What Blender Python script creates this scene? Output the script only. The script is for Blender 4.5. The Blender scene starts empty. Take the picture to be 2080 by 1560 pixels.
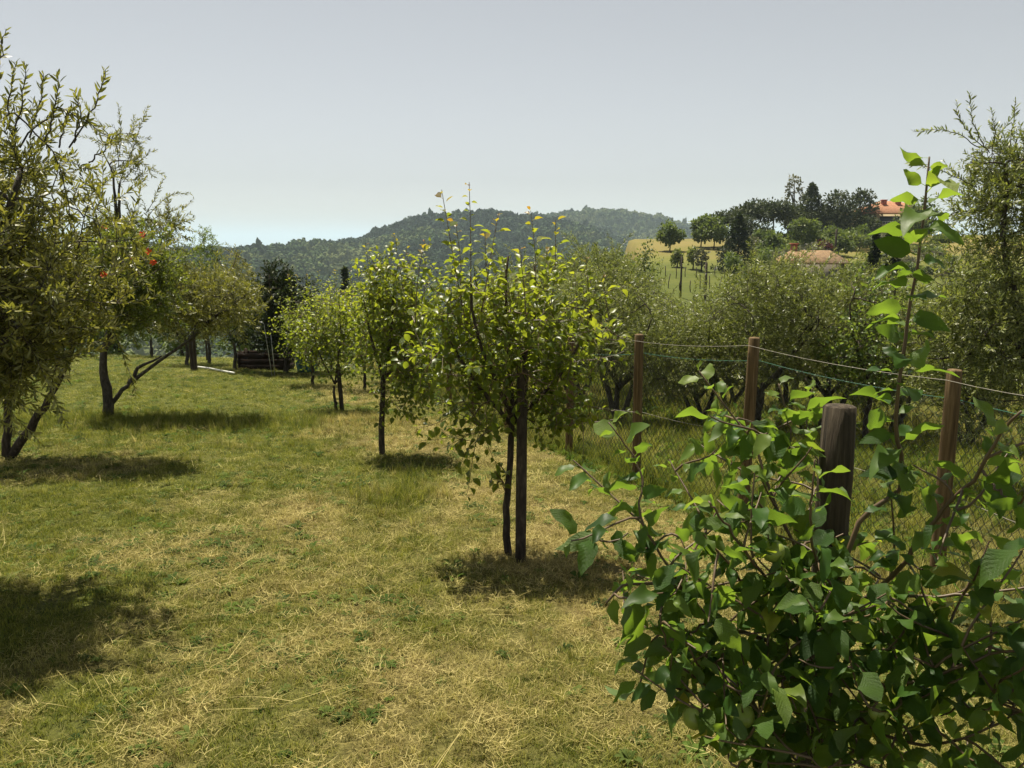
import bpy, math, random
import numpy as np
from mathutils import Vector, Matrix

R = np.random.default_rng(7)
random.seed(7)
sc = bpy.context.scene
col = sc.collection
rad = math.radians

# ------------------------------------------------------------------ camera
F_PX, CX, CY = 1660.0, 1040.0, 780.0          # focal length in photo pixels
PITCH = math.atan(295.0 / F_PX)               # sea horizon lies at row 485
CAM = np.array([0.0, 0.0, 2.0])
cam_d = bpy.data.cameras.new("camera")
cam_d.sensor_width = 36.0
cam_d.lens = 36.0 * F_PX / 2080.0
cam_d.clip_start = 0.05
cam_d.clip_end = 200000.0
cam_o = bpy.data.objects.new("camera", cam_d)
col.objects.link(cam_o)
cam_o.location = CAM
cam_o.rotation_euler = (math.pi / 2 - PITCH, 0, 0)
sc.camera = cam_o

# ------------------------------------------------------------------ sky + sun
SUN_EL, SUN_AZ = rad(69.0), rad(-24.0)        # azimuth from +Y, clockwise (towards +X)
w = bpy.data.worlds.new("World")
sc.world = w
w.use_nodes = True
nt = w.node_tree
nt.nodes.clear()
sky = nt.nodes.new("ShaderNodeTexSky")
sky.sky_type = 'NISHITA'
sky.sun_disc = False
sky.sun_elevation = SUN_EL
sky.sun_rotation = SUN_AZ
sky.altitude = 200
sky.air_density = 1.0
sky.dust_density = 0.4
sky.ozone_density = 1.0
hs = nt.nodes.new("ShaderNodeHueSaturation")
hs.inputs['Saturation'].default_value = 0.22
bg = nt.nodes.new("ShaderNodeBackground")
bg.inputs[1].default_value = 0.05
wo = nt.nodes.new("ShaderNodeOutputWorld")
nt.links.new(sky.outputs[0], hs.inputs['Color'])
nt.links.new(hs.outputs[0], bg.inputs[0])
nt.links.new(bg.outputs[0], wo.inputs[0])

sun_d = bpy.data.lights.new("sun", 'SUN')
sun_d.energy = 5.0
sun_d.angle = rad(0.53)
sun_d.color = (1.0, 0.92, 0.76)
sun_o = bpy.data.objects.new("sun", sun_d)
col.objects.link(sun_o)
sdir = Vector((math.sin(SUN_AZ) * math.cos(SUN_EL), math.cos(SUN_AZ) * math.cos(SUN_EL), math.sin(SUN_EL)))
sun_o.rotation_euler = sdir.to_track_quat('Z', 'Y').to_euler()
sun_o.location = (0, 0, 30)

vs = sc.view_settings
vs.view_transform = 'Standard'
vs.look = 'None'
vs.exposure = 0.96
vs.gamma = 1.0
vs.use_curve_mapping = False

cy = sc.cycles
cy.use_denoising = True
cy.max_bounces = 8
cy.diffuse_bounces = 3
cy.glossy_bounces = 2
cy.transmission_bounces = 5
cy.transparent_max_bounces = 6
cy.volume_bounces = 1
cy.use_adaptive_sampling = True
cy.adaptive_threshold = 0.015
cy.sample_clamp_indirect = 6.0

# ------------------------------------------------------------------ helpers
def ray(px, py):
    u, v = (px - CX) / F_PX, (CY - py) / F_PX
    c, s = math.cos(PITCH), math.sin(PITCH)
    return np.array([u, c + v * s, -s + v * c])

def P(px, py, Y):
    """point at world depth Y on the ray through a photo pixel"""
    d = ray(px, py)
    return CAM + d * (Y / d[1])

def sstep(a, b, x):
    t = np.clip((x - a) / (b - a), 0, 1)
    return t * t * (3 - 2 * t)

_perm = np.random.default_rng(3).random((256, 256))
def vnoise(x, y):
    x = np.asarray(x, float); y = np.asarray(y, float)
    xi = np.floor(x).astype(int); yi = np.floor(y).astype(int)
    fx = x - xi; fy = y - yi
    fx = fx * fx * (3 - 2 * fx); fy = fy * fy * (3 - 2 * fy)
    g = lambda i, j: _perm[i & 255, j & 255]
    return (g(xi, yi) * (1 - fx) + g(xi + 1, yi) * fx) * (1 - fy) + (g(xi, yi + 1) * (1 - fx) + g(xi + 1, yi + 1) * fx) * fy
def fbm(x, y, o=4):
    s = 0; a = 0.5; f = 1.0; t = 0
    for k in range(o):
        s = s + a * vnoise(x * f + 17.3 * k, y * f - 9.1 * k); t += a; a *= 0.5; f *= 2.03
    return s / t

def fence_x(y):
    return 3.75 - 0.36 * y

def near_z(x, y):
    z = -0.085 * (np.clip(y, -4, 60) - 4.3)
    e = np.clip(x - fence_x(y), 0, 14)
    z = z - 0.07 * e * sstep(0, 1.2, e)
    z = z + 0.028 * np.clip(-x - 3, 0, 14) * sstep(8, 20, y)
    z = z + (fbm(x * 0.35 + 5, y * 0.35, 3) - 0.5) * 0.10 * sstep(3, 7, np.hypot(x, y))
    z = z + (fbm(x * 1.7, y * 1.7 + 3, 2) - 0.5) * 0.035
    return z

RA_U = [-2, -0.7, -0.45, -0.30, -0.205, -0.18, -0.15, -0.11, -0.06, -0.02, 0.03, 0.10, 0.2, 2]
RA_Y = [498, 494, 492, 490, 489, 481, 462, 443, 442, 444, 447, 466, 520, 560]   # ridge A row in the photo
RB_U = [-2, -0.15, -0.05, 0.02, 0.09, 0.12, 0.16, 0.19, 0.22, 0.26, 0.35, 2]
RB_Y = [560, 500, 462, 447, 431, 431, 438, 448, 462, 476, 490, 495]

def H(x, y):
    x = np.asarray(x, float); y = np.asarray(y, float)
    r = np.hypot(x, y)
    zn = near_z(x, y)
    yy = np.maximum(y, 1.0)
    # valley falling away in front of the garden, gentle ground elsewhere
    zv = np.interp(y, [-50, 24, 34, 60, 150, 300, 380, 6000], [2, -1.7, -4.0, -9, -32, -60, -62, -62])
    hm = sstep(0.5, 7, x - 0.1 * np.clip(y, 0, 330))
    zh = np.interp(y, [-50, 26, 40, 60, 75, 100, 130, 165, 240, 330, 6000], [0, -3.2, -6.0, -5.0, -3.1, -0.9, 1.0, 2.0, -8, -60, -62])
    zh = zh + 0.012 * np.clip(x - 30, 0, 80) * sstep(90, 140, y) * sstep(330, 200, y)
    far = zv * (1 - hm) + zh * hm
    t = sstep(22, 34, y)
    z = zn * (1 - t) + far * t
    # back and sides: stay gentle
    z = np.where(y < 22, zn, z)
    # wooded ridges
    u = x / yy
    da = np.interp(u, [-1, -0.3, -0.15, 0, 0.2], [850, 900, 1100, 1200, 1250])
    za = 2 + (485 - np.interp(u, RA_U, RA_Y)) / F_PX * da - np.interp(u, [-0.22, -0.13], [15, 7])
    fa = sstep(360, 1, 0) * 0 + np.clip((y - 370) / (da - 370), 0, None)
    up = np.where(fa < 1, sstep(0, 1, np.clip(fa, 0, 1)) ** 0.8, 1 - sstep(1, 1.9, fa))
    ra = -62 + (za + 62) * up
    gull = (fbm(x / 170 + 3, y / 260, 3) - 0.5) * 46 * sstep(0.02, 0.4, fa) * sstep(1.02, 0.75, fa)
    db = 1600.0
    zb = 2 + (485 - np.interp(u, RB_U, RB_Y)) / F_PX * db - 10
    fb = (y - 950) / (db - 950)
    upb = np.where(fb < 1, sstep(0, 1, np.clip(fb, 0, 1)), 1 - sstep(1, 2.2, fb))
    rb = -62 + (zb + 62) * upb + (fbm(x / 260 + 9, y / 300, 3) - 0.5) * 60 * sstep(0.02, 0.4, fb) * sstep(1.0, 0.75, fb)
    ridge = np.maximum(ra + gull, rb)
    z = np.where(y > 360, np.maximum(z, ridge), z)
    z = np.where(y > 330, z + 0, z)
    z = z - 220 * sstep(3300, 4500, r)
    return z

def gz(x, y):
    return float(H(np.array([x]), np.array([y]))[0])

def G(px, py):
    """photo pixel -> point on the near ground"""
    d = ray(px, py)
    t = 1.0
    for _ in range(60):
        p = CAM + d * t
        t += (p[2] - gz(p[0], p[1])) / (-d[2] + 0.085) * 0.8
    return CAM + d * t

def dryness(x, y):
    """0 green .. 1 straw, the lawn's patches"""
    n = fbm(x * 0.55 + 2.2, y * 0.4 + 7.7, 4)
    n2 = fbm(x * 2.3, y * 2.0 + 4, 3)
    d = 0.40 + (n - 0.5) * 1.9 + (n2 - 0.5) * 1.0 - 0.22 * sstep(-0.8, -4.0, x) + 0.22 * np.exp(-(x + 0.2) ** 2 / 0.9) * sstep(7, 4, y)
    d += 0.48 * sstep(1.6, 0.2, np.abs(x - (fence_x(y) - 1.1)))          # dry strip along the fence
    d -= 0.55 * sstep(9, 16, y - 0.2 * x)                                   # greener further up
    d -= 0.7 * np.exp(-((x + 5.0) ** 2 / 9 + (y - 11.6) ** 2 / 1.3))        # long grass under the olive
    d -= 0.6 * np.exp(-((x + 0.98) ** 2 / .12 + (y - 7.2) ** 2 / .9))       # bluish tuft patch
    return np.clip(d, 0, 1)

# ---------------------------------------------------------------- mesh making
def mk_mesh(name, verts, faces, mats=(), smooth=False, attrs=None):
    """faces: list of int arrays (n,k); attrs: {name: per-face float array}"""
    verts = np.ascontiguousarray(verts, np.float32)
    fl = [np.asarray(f, np.int32) for f in faces if len(f)]
    me = bpy.data.meshes.new(name)
    me.vertices.add(len(verts))
    me.vertices.foreach_set('co', verts.ravel())
    loops = np.concatenate([f.ravel() for f in fl])
    tot = np.concatenate([np.full(len(f), f.shape[1], np.int32) for f in fl])
    start = np.concatenate([[0], np.cumsum(tot)[:-1]]).astype(np.int32)
    me.loops.add(len(loops))
    me.loops.foreach_set('vertex_index', loops)
    me.polygons.add(len(tot))
    me.polygons.foreach_set('loop_start', start)
    me.polygons.foreach_set('loop_total', tot)
    if smooth:
        me.polygons.foreach_set('use_smooth', np.ones(len(tot), bool))
    for m in mats:
        me.materials.append(m)
    if attrs:
        for k, a in attrs.items():
            at = me.attributes.new(k, 'FLOAT', 'FACE' if len(a) == len(tot) else 'POINT')
            at.data.foreach_set('value', np.asarray(a, np.float32))
    me.update(calc_edges=True)
    return me

def link(name, me, parent=None, label=None, cat=None, group=None, kind=None, loc=None):
    o = bpy.data.objects.new(name, me)
    col.objects.link(o)
    if parent is not None: o.parent = parent
    if loc is not None: o.location = loc
    if label: o['label'] = label
    if cat: o['category'] = cat
    if group: o['group'] = group
    if kind: o['kind'] = kind
    return o

class MB:
    """collects vertices and faces"""
    def __init__(s): s.v = []; s.f3 = []; s.f4 = []; s.n = 0
    def add(s, v, f3=(), f4=()):
        v = np.asarray(v, float)
        if len(f3): s.f3.append(np.asarray(f3) + s.n)
        if len(f4): s.f4.append(np.asarray(f4) + s.n)
        s.v.append(v); s.n += len(v)
    def tube(s, pts, radii, k=6, cap=True, wob=0.0):
        pts = np.asarray(pts, float); n = len(pts)
        radii = np.broadcast_to(np.asarray(radii, float), (n,))
        t = np.gradient(pts, axis=0)
        t /= np.linalg.norm(t, axis=1)[:, None] + 1e-9
        ref = np.array([0.31, 0.95, 0.02]) if abs(t[0] @ np.array([0.31, 0.95, 0.02])) < 0.8 else np.array([1.0, 0, 0.1])
        a = np.cross(t, ref); a /= np.linalg.norm(a, axis=1)[:, None] + 1e-9
        b = np.cross(t, a)
        ang = np.arange(k) * 2 * math.pi / k
        rr = radii[:, None] * (1 + wob * (R.random((n, k)) - 0.5))
        v = pts[:, None, :] + rr[..., None] * (np.cos(ang)[None, :, None] * a[:, None, :] + np.sin(ang)[None, :, None] * b[:, None, :])
        i = np.arange(n - 1)[:, None] * k; j = np.arange(k)[None, :]; j2 = (j + 1) % k
        f = np.stack([i + j, i + j2, i + k + j2, i + k + j], -1).reshape(-1, 4)
        v = v.reshape(-1, 3); f3 = []
        if cap:
            v = np.vstack([v, pts[-1:] + t[-1:] * radii[-1] * 0.15, pts[:1]])
            c = n * k
            for q in range(k):
                f3.append(((n - 1) * k + q, (n - 1) * k + (q + 1) % k, c))
                f3.append(((q + 1) % k, q, c + 1))
        s.add(v, f3, f)
    def box(s, lo, hi, rz=0.0, c=(0, 0, 0)):
        x0, y0, z0 = lo; x1, y1, z1 = hi
        v = np.array([[x0, y0, z0], [x1, y0, z0], [x1, y1, z0], [x0, y1, z0], [x0, y0, z1], [x1, y0, z1], [x1, y1, z1], [x0, y1, z1]], float)
        if rz:
            cs, sn = math.cos(rz), math.sin(rz)
            v = np.c_[v[:, 0] * cs - v[:, 1] * sn, v[:, 0] * sn + v[:, 1] * cs, v[:, 2]]
        v = v + np.asarray(c)
        s.add(v, (), [(0, 3, 2, 1), (4, 5, 6, 7), (0, 1, 5, 4), (1, 2, 6, 5), (2, 3, 7, 6), (3, 0, 4, 7)])
    def mesh(s, name, mat, smooth=False, attrs=None):
        fs = []
        if s.f3: fs.append(np.concatenate(s.f3))
        if s.f4: fs.append(np.concatenate(s.f4))
        return mk_mesh(name, np.concatenate(s.v), fs, [mat] if mat else [], smooth, attrs)

# ---------------------------------------------------------------- materials
def new_mat(name):
    m = bpy.data.materials.new(name); m.use_nodes = True
    t = m.node_tree; t.nodes.clear()
    out = t.nodes.new('ShaderNodeOutputMaterial')
    return m, t, out
def nd(t, typ, **kw):
    n = t.nodes.new(typ)
    for k, v in kw.items():
        if k in n.inputs: n.inputs[k].default_value = v
        else: setattr(n, k, v)
    return n
def ramp(t, fac, stops):
    r = t.nodes.new('ShaderNodeValToRGB')
    e = r.color_ramp.elements
    while len(e) < len(stops): e.new(0.5)
    for i, (p, c) in enumerate(stops):
        e[i].position = p; e[i].color = (*c, 1)
    t.links.new(fac, r.inputs[0])
    return r
def mixc(t, fac, a, b, typ='MIX'):
    m = t.nodes.new('ShaderNodeMix'); m.data_type = 'RGBA'; m.blend_type = typ
    for v, i in ((fac, 0), (a, 6), (b, 7)):
        if hasattr(v, 'is_output') or isinstance(v, bpy.types.NodeSocket): t.links.new(v, m.inputs[i])
        else: m.inputs[i].default_value = v if i == 0 else (*v, 1)
    return m.outputs[2]

def wood_mat(name, c1, c2, c3, grain=(30, 30, 2.5), rough=0.85, bump=0.5):
    m, t, out = new_mat(name)
    tc = nd(t, 'ShaderNodeTexCoord'); mp = nd(t, 'ShaderNodeMapping'); mp.inputs['Scale'].default_value = grain
    t.links.new(tc.outputs['Object'], mp.inputs[0])
    n1 = nd(t, 'ShaderNodeTexNoise', Scale=1.6, Detail=6.0, Roughness=0.65); t.links.new(mp.outputs[0], n1.inputs['Vector'])
    n2 = nd(t, 'ShaderNodeTexNoise', Scale=3.0, Detail=3.0); t.links.new(tc.outputs['Object'], n2.inputs['Vector'])
    r1 = ramp(t, n1.outputs[0], [(0.3, c1), (0.55, c2), (0.75, c3)])
    cc = mixc(t, n2.outputs[0], (0.45, 0.45, 0.45), (1.2, 1.2, 1.2))
    c = mixc(t, 1.0, r1.outputs[0], cc, 'MULTIPLY')
    b = nd(t, 'ShaderNodeBsdfPrincipled', Roughness=rough); b.inputs['Specular IOR Level'].default_value = 0.2
    t.links.new(c, b.inputs['Base Color'])
    bp = nd(t, 'ShaderNodeBump', Strength=bump, Distance=0.01); t.links.new(n1.outputs[0], bp.inputs['Height']); t.links.new(bp.outputs[0], b.inputs['Normal'])
    t.links.new(b.outputs[0], out.inputs[0])
    return m

def leaf_mat(name, stops, trans, back=None, tfac=0.4, rough=0.42, young=None, by_object=False, spec=0.4):
    """two-sided leaf: glossy blade + light passing through it. rnd varies the tone, young the shoot-tip tint"""
    m, t, out = new_mat(name)
    if by_object:
        oi = nd(t, 'ShaderNodeObjectInfo')
        sep = nd(t, 'ShaderNodeSeparateColor'); t.links.new(oi.outputs['Color'], sep.inputs[0])
        rnd, yng = sep.outputs[0], sep.outputs[1]
    else:
        a1 = nd(t, 'ShaderNodeAttribute', attribute_name='rnd'); rnd = a1.outputs['Fac']
        a2 = nd(t, 'ShaderNodeAttribute', attribute_name='young'); yng = a2.outputs['Fac']
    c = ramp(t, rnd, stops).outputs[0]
    tcn = nd(t, 'ShaderNodeTexCoord')
    nn = nd(t, 'ShaderNodeTexNoise', Scale=55.0 if by_object else 30.0, Detail=3.0)
    t.links.new(tcn.outputs['Object'], nn.inputs['Vector'])
    c = mixc(t, 1.0, c, ramp(t, nn.outputs[0], [(0.25, (0.72, 0.75, 0.7)), (0.7, (1.15, 1.12, 1.1))]).outputs[0], 'MULTIPLY')
    if young is not None: c = mixc(t, yng, c, young)
    geo = nd(t, 'ShaderNodeNewGeometry')
    cb = c
    if back is not None: cb = mixc(t, geo.outputs['Backfacing'], c, back)
    b = nd(t, 'ShaderNodeBsdfPrincipled', Roughness=rough); b.inputs['Specular IOR Level'].default_value = spec
    t.links.new(cb, b.inputs['Base Color'])
    hgt = nn.outputs[0]
    if by_object:                                                     # side veins and midrib in the leaf's own axes
        sx = nd(t, 'ShaderNodeSeparateXYZ'); t.links.new(tcn.outputs['Object'], sx.inputs[0])
        ab = nd(t, 'ShaderNodeMath', operation='ABSOLUTE'); t.links.new(sx.outputs[1], ab.inputs[0])
        ma = nd(t, 'ShaderNodeMath', operation='MULTIPLY_ADD'); ma.inputs[1].default_value = -1.3; t.links.new(ab.outputs[0], ma.inputs[0]); t.links.new(sx.outputs[0], ma.inputs[2])
        mm = nd(t, 'ShaderNodeMath', operation='MULTIPLY'); mm.inputs[1].default_value = 62.0; t.links.new(ma.outputs[0], mm.inputs[0])
        sn = nd(t, 'ShaderNodeMath', operation='SINE'); t.links.new(mm.outputs[0], sn.inputs[0])
        ad = nd(t, 'ShaderNodeMath', operation='MULTIPLY_ADD'); ad.inputs[1].default_value = 0.11; t.links.new(sn.outputs[0], ad.inputs[0]); t.links.new(nn.outputs[0], ad.inputs[2])
        hgt = ad.outputs[0]
    bp = nd(t, 'ShaderNodeBump', Strength=0.4, Distance=0.03 if by_object else 0.004); t.links.new(hgt, bp.inputs['Height']); t.links.new(bp.outputs[0], b.inputs['Normal'])
    tr = nd(t, 'ShaderNodeBsdfTranslucent')
    tc = mixc(t, 0.55, mixc(t, 1.0, c, (3.0, 3.0, 1.6), 'MULTIPLY'), trans)
    t.links.new(tc, tr.inputs[0])
    ms = nd(t, 'ShaderNodeMixShader'); ms.inputs[0].default_value = tfac
    t.links.new(b.outputs[0], ms.inputs[1]); t.links.new(tr.outputs[0], ms.inputs[2])
    t.links.new(ms.outputs[0], out.inputs[0])
    return m

def plain_mat(name, c, rough=0.6, metal=0.0, var=0.25, scale=8.0):
    m, t, out = new_mat(name)
    tc = nd(t, 'ShaderNodeTexCoord')
    n = nd(t, 'ShaderNodeTexNoise', Scale=scale, Detail=4.0); t.links.new(tc.outputs['Object'], n.inputs['Vector'])
    lo = tuple(max(0, q * (1 - var)) for q in c); hi = tuple(q * (1 + var) for q in c)
    r = ramp(t, n.outputs[0], [(0.3, lo), (0.7, hi)])
    b = nd(t, 'ShaderNodeBsdfPrincipled', Roughness=rough, Metallic=metal)
    t.links.new(r.outputs[0], b.inputs['Base Color']); t.links.new(b.outputs[0], out.inputs[0])
    return m

def ground_mat(name):
    """dry / green / soil mix following the patch attribute of the mesh"""
    m, t, out = new_mat(name)
    tc = nd(t, 'ShaderNodeTexCoord')
    at = nd(t, 'ShaderNodeAttribute', attribute_name='dry')
    n1 = nd(t, 'ShaderNodeTexNoise', Scale=38.0, Detail=6.0, Roughness=0.7); t.links.new(tc.outputs['Object'], n1.inputs['Vector'])
    n2 = nd(t, 'ShaderNodeTexNoise', Scale=5.0, Detail=4.0); t.links.new(tc.outputs['Object'], n2.inputs['Vector'])
    green = ramp(t, n1.outputs[0], [(0.3, (0.022, 0.030, 0.008)), (0.6, (0.095, 0.105, 0.02)), (0.8, (0.20, 0.18, 0.045))]).outputs[0]
    straw = ramp(t, n1.outputs[0], [(0.28, (0.040, 0.030, 0.013)), (0.5, (0.14, 0.11, 0.04)), (0.75, (0.31, 0.25, 0.115))]).outputs[0]
    ad = nd(t, 'ShaderNodeMath', operation='MULTIPLY_ADD'); ad.inputs[1].default_value = 0.6; ad.inputs[2].default_value = -0.3
    t.links.new(n2.outputs[0], ad.inputs[0])
    sm = nd(t, 'ShaderNodeMath', operation='ADD', use_clamp=True); t.links.new(at.outputs['Fac'], sm.inputs[0]); t.links.new(ad.outputs[0], sm.inputs[1])
    c = mixc(t, sm.outputs[0], green, straw)
    b = nd(t, 'ShaderNodeBsdfPrincipled', Roughness=0.95); b.inputs['Specular IOR Level'].default_value = 0.1
    t.links.new(c, b.inputs['Base Color'])
    bp = nd(t, 'ShaderNodeBump', Strength=0.8, Distance=0.03); t.links.new(n1.outputs[0], bp.inputs['Height']); t.links.new(bp.outputs[0], b.inputs['Normal'])
    t.links.new(b.outputs[0], out.inputs[0])
    return m

def hill_mat(name, stops, s1, s2, bump=0.0):
    m, t, out = new_mat(name)
    tc = nd(t, 'ShaderNodeTexCoord')
    n1 = nd(t, 'ShaderNodeTexNoise', Scale=s1, Detail=5.0, Roughness=0.6); t.links.new(tc.outputs['Object'], n1.inputs['Vector'])
    n2 = nd(t, 'ShaderNodeTexNoise', Scale=s2, Detail=5.0, Roughness=0.7); t.links.new(tc.outputs['Object'], n2.inputs['Vector'])
    at = nd(t, 'ShaderNodeAttribute', attribute_name='dry')
    mx = nd(t, 'ShaderNodeMath', operation='MULTIPLY_ADD'); mx.inputs[1].default_value = 0.35; t.links.new(n2.outputs[0], mx.inputs[0])
    m2 = nd(t, 'ShaderNodeMath', operation='MULTIPLY_ADD'); m2.inputs[1].default_value = 0.35; t.links.new(n1.outputs[0], m2.inputs[0]); 
    sb = nd(t, 'ShaderNodeMath', operation='MULTIPLY_ADD'); sb.inputs[1].default_value = 0.6; sb.inputs[2].default_value = -0.15; t.links.new(at.outputs['Fac'], sb.inputs[0])
    t.links.new(sb.outputs[0], m2.inputs[2]); t.links.new(m2.outputs[0], mx.inputs[2])
    c = ramp(t, mx.outputs[0], stops)
    b = nd(t, 'ShaderNodeBsdfPrincipled', Roughness=0.95); b.inputs['Specular IOR Level'].default_value = 0.1
    t.links.new(c.outputs[0], b.inputs['Base Color']); t.links.new(b.outputs[0], out.inputs[0])
    return m

def inst_leaf_mat(name, ca, cb, tfac=0.3, tmul=1.6, rough=0.7):
    """grass: colour runs from green to straw with the instance attribute"""
    m, t, out = new_mat(name)
    a = nd(t, 'ShaderNodeAttribute', attribute_name='dry', attribute_type='INSTANCER')
    a2 = nd(t, 'ShaderNodeAttribute', attribute_name='rnd', attribute_type='INSTANCER')
    g = ramp(t, a2.outputs['Fac'], ca).outputs[0]; s = ramp(t, a2.outputs['Fac'], cb).outputs[0]
    c = mixc(t, a.outputs['Fac'], g, s)
    b = nd(t, 'ShaderNodeBsdfPrincipled', Roughness=rough); b.inputs['Specular IOR Level'].default_value = 0.2
    t.links.new(c, b.inputs['Base Color'])
    tr = nd(t, 'ShaderNodeBsdfTranslucent'); t.links.new(mixc(t, 1.0, c, (tmul, tmul, tmul * 0.8), 'MULTIPLY'), tr.inputs[0])
    ms = nd(t, 'ShaderNodeMixShader'); ms.inputs[0].default_value = tfac
    t.links.new(b.outputs[0], ms.inputs[1]); t.links.new(tr.outputs[0], ms.inputs[2]); t.links.new(ms.outputs[0], out.inputs[0])
    return m

M = {}
M['lawn'] = ground_mat('lawn_soil')
M['hill'] = hill_mat('meadow_grass', [(0.25, (0.070, 0.085, 0.018)), (0.45, (0.125, 0.128, 0.032)), (0.64, (0.15, 0.13, 0.04)), (0.85, (0.20, 0.155, 0.055))], 0.12, 1.2)
M['far'] = hill_mat('wooded_ground', [(0.3, (0.025, 0.04, 0.015)), (0.7, (0.06, 0.08, 0.03))], 0.02, 0.15)
M['bark'] = wood_mat('fruit_bark', (0.02, 0.016, 0.012), (0.07, 0.055, 0.042), (0.16, 0.13, 0.10), (22, 22, 6))
M['obark'] = wood_mat('olive_bark', (0.025, 0.021, 0.017), (0.09, 0.078, 0.062), (0.20, 0.17, 0.14), (14, 14, 6))
M['shoot'] = plain_mat('shoot_bark', (0.10, 0.065, 0.035), 0.55)
M['stake'] = wood_mat('stake_wood', (0.02, 0.016, 0.011), (0.075, 0.058, 0.04), (0.17, 0.14, 0.10), (42, 42, 1.6), bump=0.9)
M['post'] = wood_mat('post_wood', (0.06, 0.039, 0.018), (0.165, 0.11, 0.052), (0.29, 0.21, 0.11), (34, 34, 1.5))
M['wire'] = plain_mat('galvanised_wire', (0.24, 0.22, 0.18), 0.6, 0.2)
M['gwire'] = plain_mat('green_coated_wire', (0.03, 0.14, 0.08), 0.4)
M['mesh'] = plain_mat('chain_link_wire', (0.045, 0.05, 0.04), 0.6, 0.1)
M['roof'] = None

PEAR = dict(stops=[(0.0, (0.022, 0.045, 0.008)), (0.5, (0.070, 0.110, 0.013)), (1.0, (0.170, 0.190, 0.022))], trans=(0.40, 0.44, 0.03), tfac=0.46, rough=0.38, young=(0.24, 0.06, 0.02), spec=0.4)
APPLE = dict(stops=[(0.0, (0.018, 0.050, 0.010)), (0.5, (0.040, 0.092, 0.016)), (0.96, (0.090, 0.145, 0.026)), (1.0, (0.30, 0.25, 0.03))], trans=(0.28, 0.40, 0.03), back=(0.10, 0.15, 0.05), tfac=0.42, rough=0.48, young=(0.18, 0.23, 0.045), spec=0.25)
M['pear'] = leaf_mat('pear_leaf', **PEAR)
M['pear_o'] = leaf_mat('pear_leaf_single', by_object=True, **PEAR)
M['apple'] = leaf_mat('apple_leaf', **APPLE)
M['apple_o'] = leaf_mat('apple_leaf_single', by_object=True, **APPLE)
M['olive_w'] = leaf_mat('olive_leaf_warm', [(0, (0.040, 0.050, 0.008)), (0.5, (0.104, 0.118, 0.026)), (1, (0.23, 0.22, 0.065))], (0.30, 0.29, 0.03), back=(0.25, 0.245, 0.10), tfac=0.3, rough=0.4, spec=0.3)
M['olive'] = leaf_mat('olive_leaf', [(0, (0.034, 0.052, 0.012)), (0.5, (0.115, 0.140, 0.034)), (1, (0.26, 0.27, 0.09))], (0.24, 0.29, 0.04), back=(0.24, 0.255, 0.12), tfac=0.28, rough=0.42, spec=0.35)
M['fruitleaf'] = leaf_mat('fruit_leaf', [(0, (0.030, 0.060, 0.014)), (0.5, (0.070, 0.115, 0.024)), (1, (0.125, 0.165, 0.04))], (0.26, 0.32, 0.04), tfac=0.4, rough=0.4)
M['pom'] = leaf_mat('pomegranate_leaf', [(0, (0.030, 0.055, 0.012)), (0.5, (0.070, 0.100, 0.016)), (1, (0.13, 0.15, 0.025))], (0.25, 0.28, 0.03), tfac=0.4, rough=0.35)
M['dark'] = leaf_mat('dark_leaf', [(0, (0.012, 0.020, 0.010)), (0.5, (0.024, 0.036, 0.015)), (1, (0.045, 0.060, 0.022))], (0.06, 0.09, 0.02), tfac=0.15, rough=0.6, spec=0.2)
M['pine'] = leaf_mat('pine_needles', [(0, (0.016, 0.026, 0.010)), (0.5, (0.032, 0.046, 0.015)), (1, (0.070, 0.085, 0.028))], (0.08, 0.1, 0.02), tfac=0.15, rough=0.6, spec=0.2)
M['broad'] = leaf_mat('broad_leaf', [(0, (0.032, 0.055, 0.016)), (0.5, (0.070, 0.105, 0.028)), (1, (0.13, 0.155, 0.045))], (0.2, 0.25, 0.04), tfac=0.3, rough=0.55, spec=0.25)
M['grey'] = leaf_mat('grey_leaf', [(0, (0.045, 0.050, 0.032)), (0.5, (0.085, 0.088, 0.055)), (1, (0.15, 0.145, 0.095))], (0.15, 0.16, 0.08), tfac=0.25, rough=0.55, spec=0.25)
M['red'] = leaf_mat('red_leaf', [(0, (0.02, 0.008, 0.010)), (0.5, (0.045, 0.015, 0.018)), (1, (0.08, 0.03, 0.03))], (0.15, 0.03, 0.03), tfac=0.25, rough=0.55, spec=0.25)

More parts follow.
